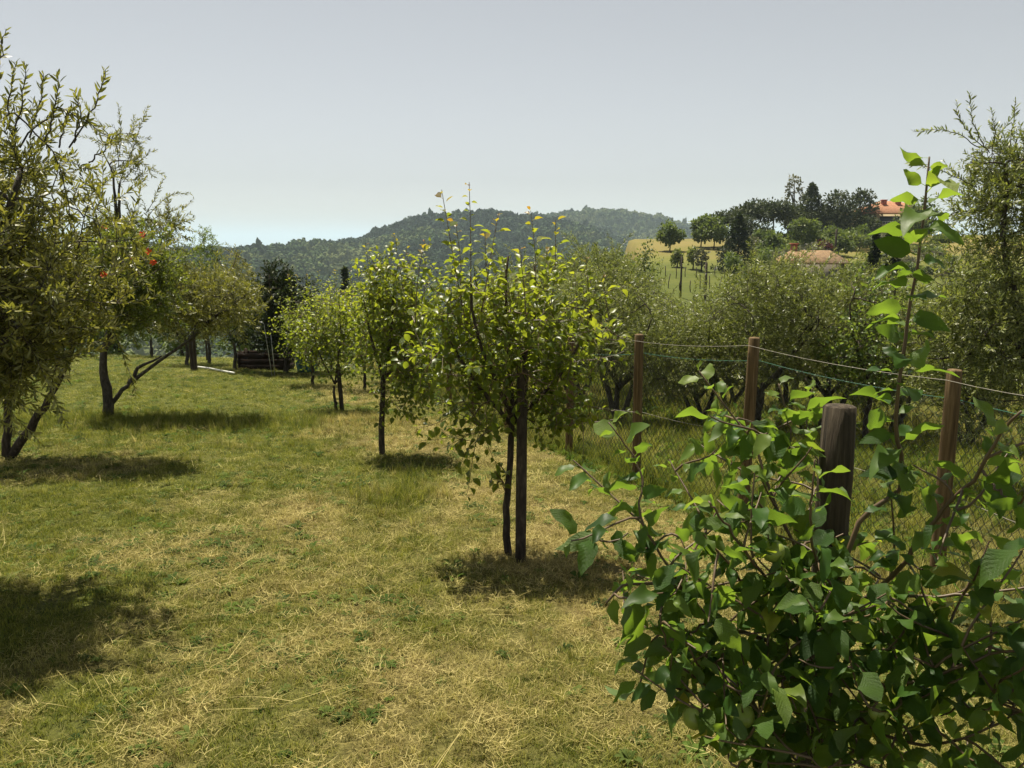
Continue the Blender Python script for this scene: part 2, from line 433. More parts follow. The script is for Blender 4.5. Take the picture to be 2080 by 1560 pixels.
# ================================================================= TERRAIN
def build_terrain():
    a_f = np.arange(-46, 46.01, 0.4)
    a_b = np.arange(50, 311, 8.0)
    ang = np.radians(np.concatenate([a_f, a_b]))
    rr = [0.35]
    while rr[-1] < 5200: rr.append(rr[-1] * 1.027)
    rr = np.array(rr)
    A, Rr = np.meshgrid(ang, rr)
    X = np.sin(A) * Rr; Y = np.cos(A) * Rr
    Z = H(X, Y)
    nr, na = X.shape
    V = np.stack([X, Y, Z], -1).reshape(-1, 3)
    V = np.vstack([V, [[0, 0, gz(0, 0)]]])
    i = np.arange(nr - 1)[:, None] * na; j = np.arange(na)[None, :]; j2 = (j + 1) % na
    F = np.stack([i + j, i + na + j, i + na + j2, i + j2], -1).reshape(-1, 4)
    F = F[:, ::-1]
    C = V[F].mean(1)
    x, y = C[:, 0], C[:, 1]
    r = np.hypot(x, y)
    near = (r < 30)
    orch = near & (x > fence_x(y) + 0.05) & (y > -3)
    lawn = near & ~orch
    hillm = ~near & (r < 330)
    farm = ~near & ~hillm
    D = dryness(V[:, 0], V[:, 1])
    e = V[:, 0] - fence_x(V[:, 1])
    D = np.where((e > 0.1) & (V[:, 1] < 30), np.clip(0.25 + (fbm(V[:, 0] * 0.8, V[:, 1] * 0.8, 3) - 0.5) * 1.6, 0, 1), D)
    far = V[:, 1] > 32
    D = np.where(far, np.clip(0.15 + 0.62 * sstep(88, 122, V[:, 1]) + (fbm(V[:, 0] / 9, V[:, 1] / 9, 3) - .5) * .5, 0, 1), D)
    for name, msk, mat in (('lawn', lawn, M['lawn']), ('orchard_ground', orch, M['lawn']), ('hillside', hillm, M['hill']), ('wooded_hills', farm, M['far'])):
        f = F[msk]
        if name == 'lawn':
            tri = np.stack([np.full(na, nr * na), (np.arange(na) + 1) % na, np.arange(na)], -1)
        else: tri = np.zeros((0, 3), int)
        used = np.unique(np.concatenate([f.ravel(), tri.ravel()]))
        mp = np.zeros(len(V), np.int32); mp[used] = np.arange(len(used))
        me = mk_mesh(name, V[used], [mp[f]] + ([mp[tri]] if len(tri) else []), [mat], True, None)
        at = me.attributes.new('dry', 'FLOAT', 'POINT'); at.data.foreach_set('value', D[used].astype(np.float32))
        link(name, me, kind='structure')
build_terrain()

# sea to the horizon
m, t, out = new_mat('sea_water')
b = nd(t, 'ShaderNodeBsdfPrincipled', Roughness=0.35); b.inputs['Base Color'].default_value = (0.06, 0.11, 0.15, 1)
t.links.new(b.outputs[0], out.inputs[0])
ang = np.linspace(0, 2 * math.pi, 64, endpoint=False)
rings = [3000, 8000, 20000, 70000]
V = np.concatenate([np.stack([np.sin(ang) * q, np.cos(ang) * q, np.full(64, -125.0)], -1) for q in rings])
F = [(k * 64 + i, (k + 1) * 64 + i, (k + 1) * 64 + (i + 1) % 64, k * 64 + (i + 1) % 64) for k in range(3) for i in range(64)]
link('sea', mk_mesh('sea', V, [np.array(F)[:, ::-1]], [m]), kind='structure')

# ================================================================= INSTANCED STUFF
def scatter(name, pts, rots, scl, idx, attrs, sources, label, cat):
    """one 'stuff' object: source meshes instanced on points"""
    coll = bpy.data.collections.new(name + '_sources')
    for k, me in enumerate(sources):
        coll.objects.link(bpy.data.objects.new('%s_source_%02d' % (name, k), me))
    me = bpy.data.meshes.new(name)
    me.vertices.add(len(pts)); me.vertices.foreach_set('co', np.asarray(pts, np.float32).ravel())
    for k, a, ty in (('rot', rots, 'FLOAT_VECTOR'), ('scl', scl, 'FLOAT_VECTOR')):
        at = me.attributes.new(k, ty, 'POINT'); at.data.foreach_set('vector', np.asarray(a, np.float32).ravel())
    at = me.attributes.new('idx', 'INT', 'POINT'); at.data.foreach_set('value', np.asarray(idx, np.int32))
    for k, a in attrs.items():
        at = me.attributes.new(k, 'FLOAT', 'POINT'); at.data.foreach_set('value', np.asarray(a, np.float32))
    o = link(name, me, label=label, cat=cat, kind='stuff')
    ng = bpy.data.node_groups.new(name + '_nodes', 'GeometryNodeTree')
    ng.interface.new_socket('Geometry', in_out='INPUT', socket_type='NodeSocketGeometry')
    ng.interface.new_socket('Geometry', in_out='OUTPUT', socket_type='NodeSocketGeometry')
    gi = ng.nodes.new('NodeGroupInput'); go = ng.nodes.new('NodeGroupOutput')
    iop = ng.nodes.new('GeometryNodeInstanceOnPoints'); ci = ng.nodes.new('GeometryNodeCollectionInfo')
    ci.inputs['Collection'].default_value = coll
    ci.inputs['Separate Children'].default_value = True; ci.inputs['Reset Children'].default_value = True
    def na(nm, ty):
        n = ng.nodes.new('GeometryNodeInputNamedAttribute'); n.data_type = ty; n.inputs['Name'].default_value = nm
        return n.outputs['Attribute']
    L = ng.links.new
    L(gi.outputs[0], iop.inputs['Points']); L(ci.outputs[0], iop.inputs['Instance'])
    iop.inputs['Pick Instance'].default_value = True
    L(na('idx', 'INT'), iop.inputs['Instance Index'])
    er = ng.nodes.new('FunctionNodeEulerToRotation'); L(na('rot', 'FLOAT_VECTOR'), er.inputs[0]); L(er.outputs[0], iop.inputs['Rotation'])
    L(na('scl', 'FLOAT_VECTOR'), iop.inputs['Scale'])
    L(iop.outputs[0], go.inputs[0])
    md = o.modifiers.new('scatter', 'NODES'); md.node_group = ng
    return o

def blade(mb, base, az, lean, length, width, curl, segs=3):
    """one curved tapering grass blade"""
    d = np.array([math.cos(az), math.sin(az), 0]); s = np.array([-math.sin(az), math.cos(az), 0])
    p = np.array(base, float); a = lean; v = []
    for k in range(segs + 1):
        wd = width * (1 - (k / segs) ** 1.6) * 0.5
        if k == segs: v.append(p.copy())
        else: v += [p - s * wd, p + s * wd]
        p = p + (d * math.sin(a) + np.array([0, 0, math.cos(a)])) * length / segs
        a += curl / segs
    f4 = [(2 * k, 2 * k + 1, 2 * k + 3, 2 * k + 2) for k in range(segs - 1)]
    mb.add(v, [(2 * segs - 2, 2 * segs - 1, 2 * segs)], f4)

GRASS = inst_leaf_mat('grass_blade', [(0, (0.044, 0.068, 0.008)), (0.5, (0.125, 0.148, 0.018)), (1, (0.25, 0.25, 0.036))],
                      [(0, (0.12, 0.092, 0.025)), (0.5, (0.30, 0.25, 0.08)), (1, (0.54, 0.46, 0.19))])
WEED = inst_leaf_mat('weed_leaf', [(0, (0.028, 0.058, 0.008)), (0.5, (0.060, 0.105, 0.012)), (1, (0.10, 0.155, 0.022))],
                     [(0, (0.05, 0.06, 0.02)), (1, (0.2, 0.17, 0.08))], tfac=0.4, rough=0.85)

def tuft_sources():
    out = []
    for k in range(4):                          # mown upright tufts
        mb = MB()
        for i in range(24):
            a = random.uniform(0, 6.28); rr = random.uniform(0, 0.05)
            blade(mb, (rr * math.cos(a), rr * math.sin(a), -0.005), random.uniform(0, 6.28), random.uniform(0.05, 0.7), random.uniform(0.018, 0.05), random.uniform(0.002, 0.0038), random.uniform(0.2, 1.3))
        out.append(mb.mesh('grass_tuft', GRASS))
    for k in range(4):                          # cut straw lying about
        mb = MB()
        for i in range(14):
            a = random.uniform(0, 6.28); rr = random.uniform(0, 0.06)
            blade(mb, (rr * math.cos(a), rr * math.sin(a), random.uniform(0.002, 0.022)), random.uniform(0, 6.28), random.uniform(1.15, 1.6), random.uniform(0.02, 0.075), random.uniform(0.0015, 0.0028), random.uniform(-0.3, 0.5))
        out.append(mb.mesh('straw_tuft', GRASS))
    for k in range(3):                          # long loose tufts
        mb = MB()
        for i in range(16):
            a = random.uniform(0, 6.28); rr = random.uniform(0, 0.04)
            blade(mb, (rr * math.cos(a), rr * math.sin(a), -0.01), random.uniform(0, 6.28), random.uniform(0.02, 0.5), random.uniform(0.10, 0.22), random.uniform(0.003, 0.005), random.uniform(0.2, 1.2), 4)
        out.append(mb.mesh('long_grass_tuft', GRASS))
    for k in range(3):                          # broad-leaved weeds
        mb = MB()
        for i in range(13):
            a = i * 2.4 + random.uniform(-.4, .4); L_ = random.uniform(0.03, 0.075); w_ = L_ * random.uniform(0.28, 0.45)
            d = np.array([math.cos(a), math.sin(a)]); s = np.array([-d[1], d[0]])
            st = random.uniform(0.0, 0.012); h = random.uniform(0.006, 0.05)
            pts = []
            for q, (tt, ww) in enumerate(((0, 0.15), (0.45, 1.0), (0.8, 0.7))):
                c = d * (st + tt * L_); z = h * (1 - (1 - tt) ** 2) - 0.02 * tt * tt
                pts += [[*(c - s * w_ * .5 * ww), z + .004 * ww], [*c, z], [*(c + s * w_ * .5 * ww), z + .004 * ww]]
            c = d * (st + L_); pts.append([*c, h - 0.025])
            mb.add(pts, [(6, 7, 9), (7, 8, 9)], [(0, 1, 4, 3), (1, 2, 5, 4), (3, 4, 7, 6), (4, 5, 8, 7)])
        out.append(mb.mesh('weed', WEED))
    for k in range(2):                          # long pale stalks left by the mower
        mb = MB()
        for i in range(3):
            blade(mb, (random.uniform(-.05, .05), random.uniform(-.05, .05), random.uniform(0.01, 0.03)), random.uniform(0, 6.28), random.uniform(1.2, 1.5), random.uniform(0.12, 0.34), 0.0026, random.uniform(0.0, 0.5), 5)
        out.append(mb.mesh('dry_stalk', GRASS))
    return out
SRC = tuft_sources()

def wedge(n, y0, y1, side=None, pad=0.9):
    """random ground points in the part of the garden the picture can see"""
    y = y0 + (y1 - y0) * np.sqrt(R.random(n) * (1 - (y0 / y1) ** 2) + (y0 / y1) ** 2) if False else np.sqrt(R.random(n) * (y1 ** 2 - y0 ** 2) + y0 ** 2)
    x = (R.random(n) * 2 - 1) * (0.68 * y + pad)
    e = x - fence_x(y)
    if side == 'lawn': k = e < -0.02
    elif side == 'orch': k = e > 0.0
    else: k = np.ones(n, bool)
    return x[k], y[k]

def lawn_grass():
    px_, sx, ix, dx, rx = [], [], [], [], []
    for y0, y1, n, s in ((2.0, 4.2, 30000, 0.85), (4.2, 7, 36000, 1.0), (7, 12, 42000, 1.25), (12, 19, 34000, 1.7), (19, 29, 26000, 2.3)):
        x, y = wedge(n, y0, y1, 'lawn')
        d = dryness(x, y)
        thin = fbm(x * 3.1 + 40, y * 3.1, 3)
        keep = R.random(len(x)) < np.clip(0.35 + (thin - 0.3) * 2.0, 0.25, 1)
        x, y, d = x[keep], y[keep], d[keep]
        m_ = len(x); q = R.random(m_)
        straw = q < 0.10 + 0.42 * d
        idx = np.where(straw, 4 + R.integers(0, 4, m_), R.integers(0, 4, m_))
        zone = np.exp(-((x + 4.6) ** 2 / 9 + (y - 11.6) ** 2 / 1.0)) + np.exp(-((x + 0.98) ** 2 / .10 + (y - 7.2) ** 2 / .5)) + 0.10 * (y > 9)
        lush = R.random(m_) < 0.55 * zone
        idx = np.where(lush, 8 + R.integers(0, 3, m_), idx)
        loose = (R.random(m_) < 0.014)
        idx = np.where(loose, 8 + R.integers(0, 3, m_), idx)
        weedy = fbm(x * 1.3 + 9, y * 1.3 + 31, 3)
        wd = R.random(m_) < 0.075 * (weedy > 0.52) + 0.012
        idx = np.where(wd, 11 + R.integers(0, 3, m_), idx)
        stk = (R.random(m_) < 0.004) & ~wd; idx = np.where(stk, 14 + R.integers(0, 2, m_), idx)
        dd = np.clip(d + (R.random(m_) - 0.5) * 0.7 + np.where(straw, 0.45, -0.12), 0, 1)
        dd = np.where(wd, R.random(m_) * 0.3, dd); dd = np.where(stk, 1.0, dd)
        px_.append(np.stack([x, y, H(x, y)], -1)); ix.append(idx); dx.append(dd); rx.append(R.random(m_))
        ss = s * (0.6 + 0.8 * R.random(m_)); ss = np.where((idx >= 11) & (idx < 14), ss * (0.35 + 0.5 * R.random(m_)) , ss)
        ss = np.where(loose, ss * 0.55, ss); ss = np.where(lush, ss * np.clip(0.75 / s, 0.4, 1), ss)
        sx.append(np.stack([ss, ss, ss * np.where(idx < 4, np.minimum(1.0, 1.15 / s), np.minimum(1, 1.5 / s))], -1))
    p = np.concatenate(px_); n = len(p)
    rot = np.stack([(R.random(n) - .5) * .2, (R.random(n) - .5) * .2, R.random(n) * 6.28], -1)
    scatter('mown_grass', p, rot, np.concatenate(sx), np.concatenate(ix), {'dry': np.concatenate(dx), 'rnd': np.concatenate(rx)}, SRC,
            'short mown grass, half dried to straw, covering the garden lawn', 'grass')
lawn_grass()

def orchard_grass():
    xs, ys = wedge(15000, 3.5, 13, 'orch', 1.5); xs2, ys2 = wedge(12000, 13, 30, 'orch', 1.5)
    s = np.concatenate([np.full(len(xs), 1.15), np.full(len(xs2), 2.0)])
    x = np.concatenate([xs, xs2]); y = np.concatenate([ys, ys2]); n = len(x)
    # a rough unmown verge hugging the wire on both sides
    yv = R.random(9000) * 16 + 3.0; ev = R.normal(0.34, 0.18, 9000); xv = fence_x(yv) + ev
    kv = ev > -0.08
    x = np.concatenate([x, xv[kv]]); y = np.concatenate([y, yv[kv]]); s = np.concatenate([s, 0.6 + 0.4 * R.random(kv.sum())]); n = len(x)
    d = np.clip(0.12 + (fbm(x * 0.8, y * 0.8, 3) - 0.5) * 2.0 + (R.random(n) - .5) * .5, 0, 1)
    idx = 8 + R.integers(0, 3, n)
    wd = R.random(n) < 0.30; idx = np.where(wd, 11 + R.integers(0, 3, n), idx)
    ss = s * (0.55 + 0.8 * R.random(n)); sc_ = np.stack([ss, ss, ss * np.where(wd, 2.0, 1.05)], -1)
    rot = np.stack([(R.random(n) - .5) * .4, (R.random(n) - .5) * .4, R.random(n) * 6.28], -1)
    scatter('rough_grass', np.stack([x, y, H(x, y) - 0.01], -1), rot, sc_, idx, {'dry': d, 'rnd': R.random(n)}, SRC,
            'unmown weedy grass growing beyond the wire fence', 'grass')
orchard_grass()

# ------------------------------------------------------------ forest on the hills
def crown_source(seed, n=420):
    """rough tree crown: many leaf-clump faces around a lumpy dome"""
    g = np.random.default_rng(seed)
    v = g.normal(size=(n, 3)); v /= np.linalg.norm(v, axis=1)[:, None]
    v[:, 2] = np.abs(v[:, 2]) * 1.0 - 0.25 * (g.random(n) < 0.4)
    lump = 0.72 + 0.5 * (np.sin(v[:, 0] * 4 + seed) * np.cos(v[:, 1] * 5 - seed) * 0.5 + 0.5) * 0.8
    c = v * (lump * (0.7 + 0.3 * g.random(n)))[:, None] * np.array([1, 1, 1.05])
    nrm = v + g.normal(size=(n, 3)) * 0.45; nrm /= np.linalg.norm(nrm, axis=1)[:, None]
    a = np.cross(nrm, g.normal(size=(n, 3))); a /= np.linalg.norm(a, axis=1)[:, None]; b_ = np.cross(nrm, a)
    s = (0.16 + 0.16 * g.random(n))[:, None]
    V = np.stack([c + a * s, c + b_ * s * .8, c - a * s, c - b_ * s * .8], 1).reshape(-1, 3)
    return V, np.arange(n * 4).reshape(-1, 4)

def forest():
    m, t, out = new_mat('forest_leaf')
    a = nd(t, 'ShaderNodeAttribute', attribute_name='rnd', attribute_type='INSTANCER')
    c = ramp(t, a.outputs['Fac'], [(0.0, (0.014, 0.034, 0.014)), (0.4, (0.034, 0.066, 0.022)), (0.75, (0.068, 0.108, 0.030)), (1.0, (0.12, 0.145, 0.045))])
    b = nd(t, 'ShaderNodeBsdfPrincipled', Roughness=0.8); b.inputs['Specular IOR Level'].default_value = 0.1
    t.links.new(c.outputs[0], b.inputs['Base Color']); t.links.new(b.outputs[0], out.inputs[0])
    srcs = []
    for k in range(5):
        V, F = crown_source(k + 1)
        if k == 4: V = V * np.array([0.6, 0.6, 1.5])
        srcs.append(mk_mesh('forest_crown', V, [F], [m]))
    P_ = []
    for y0, y1, sp, u0, u1 in ((330, 960, 7.2, -0.62, 0.16), (960, 1500, 9.0, -0.30, 0.24), (1500, 1680, 11.0, -0.16, 0.30)):
        yy = np.arange(y0, y1, sp)
        for y in yy:
            xs = np.arange(u0 * y, u1 * y, sp)
            P_.append(np.stack([xs + (R.random(len(xs)) - .5) * sp * 1.3, np.full(len(xs), y) + (R.random(len(xs)) - .5) * sp * 1.3, np.full(len(xs), sp)], -1))
    p = np.concatenate(P_)
    z = H(p[:, 0], p[:, 1]); n = len(p)
    s = p[:, 2] * (0.36 + 0.62 * R.random(n) ** 2.2)
    z = z + s * 0.2
    patch = fbm(p[:, 0] / 90 + 4, p[:, 1] / 120, 4)
    rnd = np.clip(0.5 + (patch - 0.5) * 3.2 + (R.random(n) - 0.5) * 0.6, 0, 1)
    idx = R.integers(0, 4, n); idx = np.where(R.random(n) < 0.03, 4, idx)
    rot = np.stack([np.zeros(n), np.zeros(n), R.random(n) * 6.28], -1)
    scatter('forest', np.stack([p[:, 0], p[:, 1], z], -1), rot, np.stack([s, s, s * (0.85 + .5 * R.random(n))], -1), idx, {'rnd': rnd}, srcs,
            'dense green woodland covering the hazy hills', 'woodland')
forest()

# ================================================================= TREES
class Skel:
    def __init__(s, seed):
        s.g = np.random.default_rng(seed)
        s.pos = []; s.dir = []; s.paths = []         # paths: (pts, radii, level)
    def add(s, pts, r0, r1, lev, reg=True):
        pts = np.asarray(pts, float)
        rr = np.linspace(1, 0, len(pts)) ** 0.8 * (r0 - r1) + r1
        s.paths.append((pts, rr, lev))
        if reg:
            t = np.gradient(pts, axis=0); t /= np.linalg.norm(t, axis=1)[:, None] + 1e-9
            s.pos += list(pts); s.dir += list(t)
    def smooth(s, ctrl, n=10, jit=0.0):
        """Catmull-Rom through control points"""
        c = np.asarray(ctrl, float); c = np.vstack([2 * c[0] - c[1], c, 2 * c[-1] - c[-2]])
        out = []
        m_ = len(c) - 3
        for k in range(m_):
            p0, p1, p2, p3 = c[k:k + 4]
            for q in np.linspace(0, 1, max(3, n // m_), endpoint=(k == m_ - 1)):
                out.append(0.5 * ((2 * p1) + (-p0 + p2) * q + (2 * p0 - 5 * p1 + 4 * p2 - p3) * q * q + (-p0 + 3 * p1 - 3 * p2 + p3) * q ** 3))
        out = np.array(out)
        if jit: out[1:] += s.g.normal(size=out[1:].shape) * jit
        return out
    def grow(s, target, r0, r1, lev, up=0.25, n=6, maxlen=None, reg=True, keep=0.5, minlen=None):
        pos = np.array(s.pos); d = target - pos
        dist = np.linalg.norm(d, axis=1)
        cost = dist + 0.35 * np.clip(pos[:, 2] - target[2] + 0.02, 0, None)
        k = int(np.argmin(cost)); p0 = pos[k]; L_ = dist[k]
        if L_ < 1e-4: return None
        if maxlen and L_ > maxlen: target = p0 + d[k] / L_ * maxlen; L_ = maxlen
        if minlen and L_ < minlen: target = p0 + (d[k] / L_ + s.g.normal(size=3) * 0.5) * minlen; L_ = minlen
        d0 = s.dir[k] * keep + (target - p0) / L_ * (1 - keep) + s.g.normal(size=3) * 0.12
        d1 = (target - p0) / L_ + np.array([0, 0, up]) + s.g.normal(size=3) * 0.15
        a = p0 + d0 / np.linalg.norm(d0) * L_ * 0.35; b_ = target - d1 / np.linalg.norm(d1) * L_ * 0.35
        q = np.linspace(0, 1, n)[:, None]
        pts = (1 - q) ** 3 * p0 + 3 * (1 - q) ** 2 * q * a + 3 * (1 - q) * q * q * b_ + q ** 3 * target
        s.add(pts, r0, r1, lev, reg)
        return pts

def ell_points(g, ells, n, shell=0.35):
    """random points in a union of ellipsoids (cx,cy,cz,rx,ry,rz,weight), thicker towards the surface"""
    w_ = np.array([e[6] for e in ells], float); w_ /= w_.sum()
    k = g.choice(len(ells), n, p=w_)
    v = g.normal(size=(n, 3)); v /= np.linalg.norm(v, axis=1)[:, None]
    r_ = g.random(n) ** shell
    E = np.array([e[:6] for e in ells])[k]
    return E[:, :3] + v * r_[:, None] * E[:, 3:]

def leaves_on(pts, g, spacing, size, ang=0.9, phase='alt', skip=0.15, upn=0.9, droop=0.15, jit=0.35, young=0.0):
    """leaf frames (pos, dir, normal, size, rnd, young) along a twig"""
    seg = np.linalg.norm(np.diff(pts, axis=0), axis=1); cum = np.concatenate([[0], np.cumsum(seg)])
    L_ = cum[-1]
    s = np.arange(L_ * skip, L_ * 1.0001, spacing)
    if len(s) == 0: return None
    if phase == 'opp': s = np.repeat(s, 2)
    n = len(s)
    p = np.stack([np.interp(s, cum, pts[:, k]) for k in range(3)], -1)
    q = np.clip(s + 0.01 * L_, 0, L_); q0 = np.clip(s - 0.03 * L_, 0, L_)
    t = np.stack([np.interp(q, cum, pts[:, k]) - np.interp(q0, cum, pts[:, k]) for k in range(3)], -1)
    t /= np.linalg.norm(t, axis=1)[:, None] + 1e-9
    ref = np.tile([0.0, 0.0, 1.0], (n, 1)); flat = np.abs(t[:, 2]) > 0.9; ref[flat] = [0.9, 0.3, 0]
    a = np.cross(t, ref); a /= np.linalg.norm(a, axis=1)[:, None] + 1e-9; b_ = np.cross(t, a)
    if phase == 'opp':
        th = np.repeat(np.arange(n // 2) * 1.57 + g.random() * 6.28, 2) + np.tile([0, math.pi], n // 2)
    else: th = np.arange(n) * 2.4 + g.random() * 6.28
    th = th + g.normal(size=n) * jit
    rdl = np.cos(th)[:, None] * a + np.sin(th)[:, None] * b_
    al = ang * (0.75 + 0.5 * g.random(n))
    d = t * np.cos(al)[:, None] + rdl * np.sin(al)[:, None] + np.array([0, 0, -droop]) + g.normal(size=(n, 3)) * 0.10
    d /= np.linalg.norm(d, axis=1)[:, None]
    nm = np.array([0, 0, upn]) + t * 0.35 + g.normal(size=(n, 3)) * jit
    nm = nm - d * (nm * d).sum(1)[:, None]; nm /= np.linalg.norm(nm, axis=1)[:, None] + 1e-9
    sz = size * (0.48 + 0.66 * g.random(n)) * np.where(s > 0.93 * L_, 0.75, 1.0)
    yg = young * np.clip((s / max(L_, 1e-6) - 0.80) / 0.2, 0, 1) * (0.4 + 0.6 * g.random(n))
    return p, d, nm, sz, g.random(n), yg

def leaf_olive():
    v = np.array([[0, 0, 0], [0.3, -0.115, 0.02], [0.3, 0.115, 0.02], [0.7, -0.10, 0.01], [0.7, 0.10, 0.01], [1, 0, -0.05]])
    return v, np.array([(0, 1, 2), (1, 3, 4), (1, 4, 2), (3, 5, 4)])
def leaf_rhomb(w_=0.11):
    v = np.array([[0, 0, 0], [0.5, -w_, 0.0], [1, 0, -0.04], [0.5, w_, 0.0]])
    return v, np.array([(0, 1, 2), (0, 2, 3)])
def leaf_oval(w_=0.33, curl=0.18, fold=0.09, wave=0.0, rows=4, cols=3, petiole=0.22, seed=0, tooth=0.0):
    """folded, curled ovate leaf on a petiole; x along, z up"""
    g = np.random.default_rng(seed)
    v = []; f = []
    xs = np.linspace(0, 1, rows + 2)[1:-1]
    v.append([0, -0.012, 0]); v.append([0, 0.012, 0]); v.append([petiole, 0.012, 0.01]); v.append([petiole, -0.012, 0.01])
    f += [(0, 3, 2), (0, 2, 1)]
    def prof(x): return w_ * (np.sin(math.pi * x ** 0.82) ** 0.68) * (1 - 0.12 * x)
    def pt(x, c):
        L_ = 1 - petiole
        wv = wave * math.sin(x * 9 + seed * 1.7 + (2 if c > 0 else 0)) * abs(c) ** 1.5
        tw = 1 + (tooth * (((int(round(x * (rows + 1)))) % 2) * 2 - 1) if abs(c) > 0.99 else 0)
        return [petiole + x * L_, c * prof(x) * tw, fold * abs(c) * math.sin(math.pi * x) + wv - curl * x * x + 0.05 * x]
    base = len(v); v.append([petiole, 0, 0.01])
    cs = np.linspace(-1, 1, cols)
    for x in xs:
        for c in cs: v.append(pt(x, c))
    tip = len(v); v.append([1.0, 0, -curl + 0.03])
    row = lambda i, j: base + 1 + i * cols + j
    for j in range(cols - 1):
        f.append((base, row(0, j), row(0, j + 1)))
        for i in range(rows - 1):
            f += [(row(i, j), row(i + 1, j), row(i + 1, j + 1)), (row(i, j), row(i + 1, j + 1), row(i, j + 1))]
        f.append((row(rows - 1, j), tip, row(rows - 1, j + 1)))
    return np.array(v), np.array(f)

def cat_leaves(ls):
    ls = [l for l in ls if l is not None]
    return [np.concatenate([l[k] for l in ls]) for k in range(6)]

def leaf_mesh(name, L_, templates, mat, smooth=False, g=R):
    """all given leaves as one mesh"""
    p, d, nm, sz, rn, yg = L_
    y = np.cross(nm, d)
    Vs, Fs, A, B = [], [], [], []; off = 0
    which = g.integers(0, len(templates), len(p))
    for k, (tv, tf) in enumerate(templates):
        i = np.where(which == k)[0]
        if len(i) == 0: continue
        v = p[i][:, None, :] + sz[i][:, None, None] * (tv[None, :, 0:1] * d[i][:, None, :] + tv[None, :, 1:2] * y[i][:, None, :] + tv[None, :, 2:3] * nm[i][:, None, :])
        nv = len(tv)
        Fs.append((tf[None] + (np.arange(len(i)) * nv)[:, None, None] + off).reshape(-1, 3)); Vs.append(v.reshape(-1, 3)); off += len(i) * nv
        A.append(np.repeat(rn[i], len(tf))); B.append(np.repeat(yg[i], len(tf)))
    return mk_mesh(name, np.concatenate(Vs), [np.concatenate(Fs)], [mat], smooth, {'rnd': np.concatenate(A), 'young': np.concatenate(B)})

def tree_root(name, base, label, cat, group=None):
    o = link(name, None, label=label, cat=cat, group=group)
    o.location = base
    return o

def wood_parts(root, sk, base, mat, twig_mat=None):
    """level 0 -> trunk, level 1 -> one limb each, the rest one mass of twigs"""
    base = np.asarray(base)
    mt, tw = MB(), MB(); has0 = False
    for pts, rr, lev in sk.paths:
        if lev == 0: mt.tube(pts - base, rr, 10, wob=0.22); has0 = True
        elif lev == 1:
            ml = MB(); ml.tube(pts - base, rr, 7, wob=0.15); link('limb', ml.mesh('limb', mat if rr[0] > 0.0075 else (twig_mat or mat), True), root)
        else: tw.tube(pts - base, rr, 5 if lev == 2 else 3, cap=False)
    if has0: link('trunk', mt.mesh('trunk', mat, True), root)
    if tw.n: link('twigs', tw.mesh('twigs', twig_mat or mat, True), root, kind='stuff')

def shift(L_, base):
    L_ = list(L_); L_[0] = L_[0] - np.asarray(base); return L_

LEAF_OBJ = {}
def single_leaves(root, L_, base, meshes, nmax=300):
    """the leaves that show largest become objects, the others are returned"""
    p, d, nm, sz, rn, yg = L_
    rel = p - CAM
    c, s = math.cos(PITCH), math.sin(PITCH)
    dep = rel[:, 1] * c - rel[:, 2] * s; upv = rel[:, 1] * s + rel[:, 2] * c
    px = CX + rel[:, 0] / dep * F_PX; py = CY - upv / dep * F_PX
    view = -rel / np.linalg.norm(rel, axis=1)[:, None]
    area = sz ** 2 / dep ** 2 * (0.15 + np.abs((nm * view).sum(1)))
    area = np.where((px > -20) & (px < 2100) & (py > -20) & (py < 1580), area, 0)
    order = np.argsort(-area)[:nmax]
    crown = link('crown', None, root)
    y = np.cross(nm, d); base = np.asarray(base)
    for i in order:
        o = bpy.data.objects.new('leaf', meshes[int(rn[i] * 997) % len(meshes)])
        col.objects.link(o); o.parent = crown
        m4 = Matrix([[*(np.array([d[i][r_], y[i][r_], nm[i][r_]]) * sz[i]), p[i][r_] - base[r_]] for r_ in range(3)] + [[0, 0, 0, 1]])
        o.matrix_local = m4
        o.color = (rn[i], yg[i], 0, 1)
    rest = np.setdiff1d(np.arange(len(p)), order)
    return crown, [q[rest] for q in L_]

PEAR_T = [leaf_oval(0.26, c_, fo, 0.02, 3, 3, 0.24, sd) for c_, fo, sd in ((0.10, 0.10, 1), (0.22, 0.13, 2), (0.30, 0.08, 3), (0.15, 0.18, 4))]
PEAR_M = [mk_mesh('pear_leaf', v, [f], [M['pear_o']], True) for v, f in PEAR_T]
APPLE_T = [leaf_oval(0.245, c_ * 1.5 + .05, fo, wv, 6, 4 + (k % 2), 0.18, sd, 0.05) for k, (c_, fo, wv, sd) in enumerate(((0.14, 0.05, 0.05, 1), (0.26, 0.08, 0.07, 2), (0.34, 0.04, 0.06, 3), (0.18, 0.12, 0.08, 4), (0.05, 0.03, 0.06, 5), (0.40, 0.09, 0.09, 6)))]
APPLE_M = [mk_mesh('apple_leaf', v, [f], [M['apple_o']], True) for v, f in APPLE_T]

# ------------------------------------------------------------ foreground apple tree with its stake
def stake(name, top, foot, r, label, cat='stake', group=None, mat='stake', parent=None, lean=True):
    top, foot = np.asarray(top, float), np.asarray(foot, float)
    mb = MB(); n = 9; q = np.linspace(0, 1, n)[:, None]
    pts = (foot - foot) * (1 - q) + (top - foot) * q
    rr = np.full(n, r); rr[-1] = r * 0.93
    pts = np.vstack([pts, pts[-1:] + (top - foot) / np.linalg.norm(top - foot) * r * 0.08]); rr = np.append(rr, r * 0.80)
    mb.tube(pts, rr, 14, wob=0.09)
    o = link(name, mb.mesh(name, M[mat], True), parent, label, cat, group)
    o.location = foot
    return o

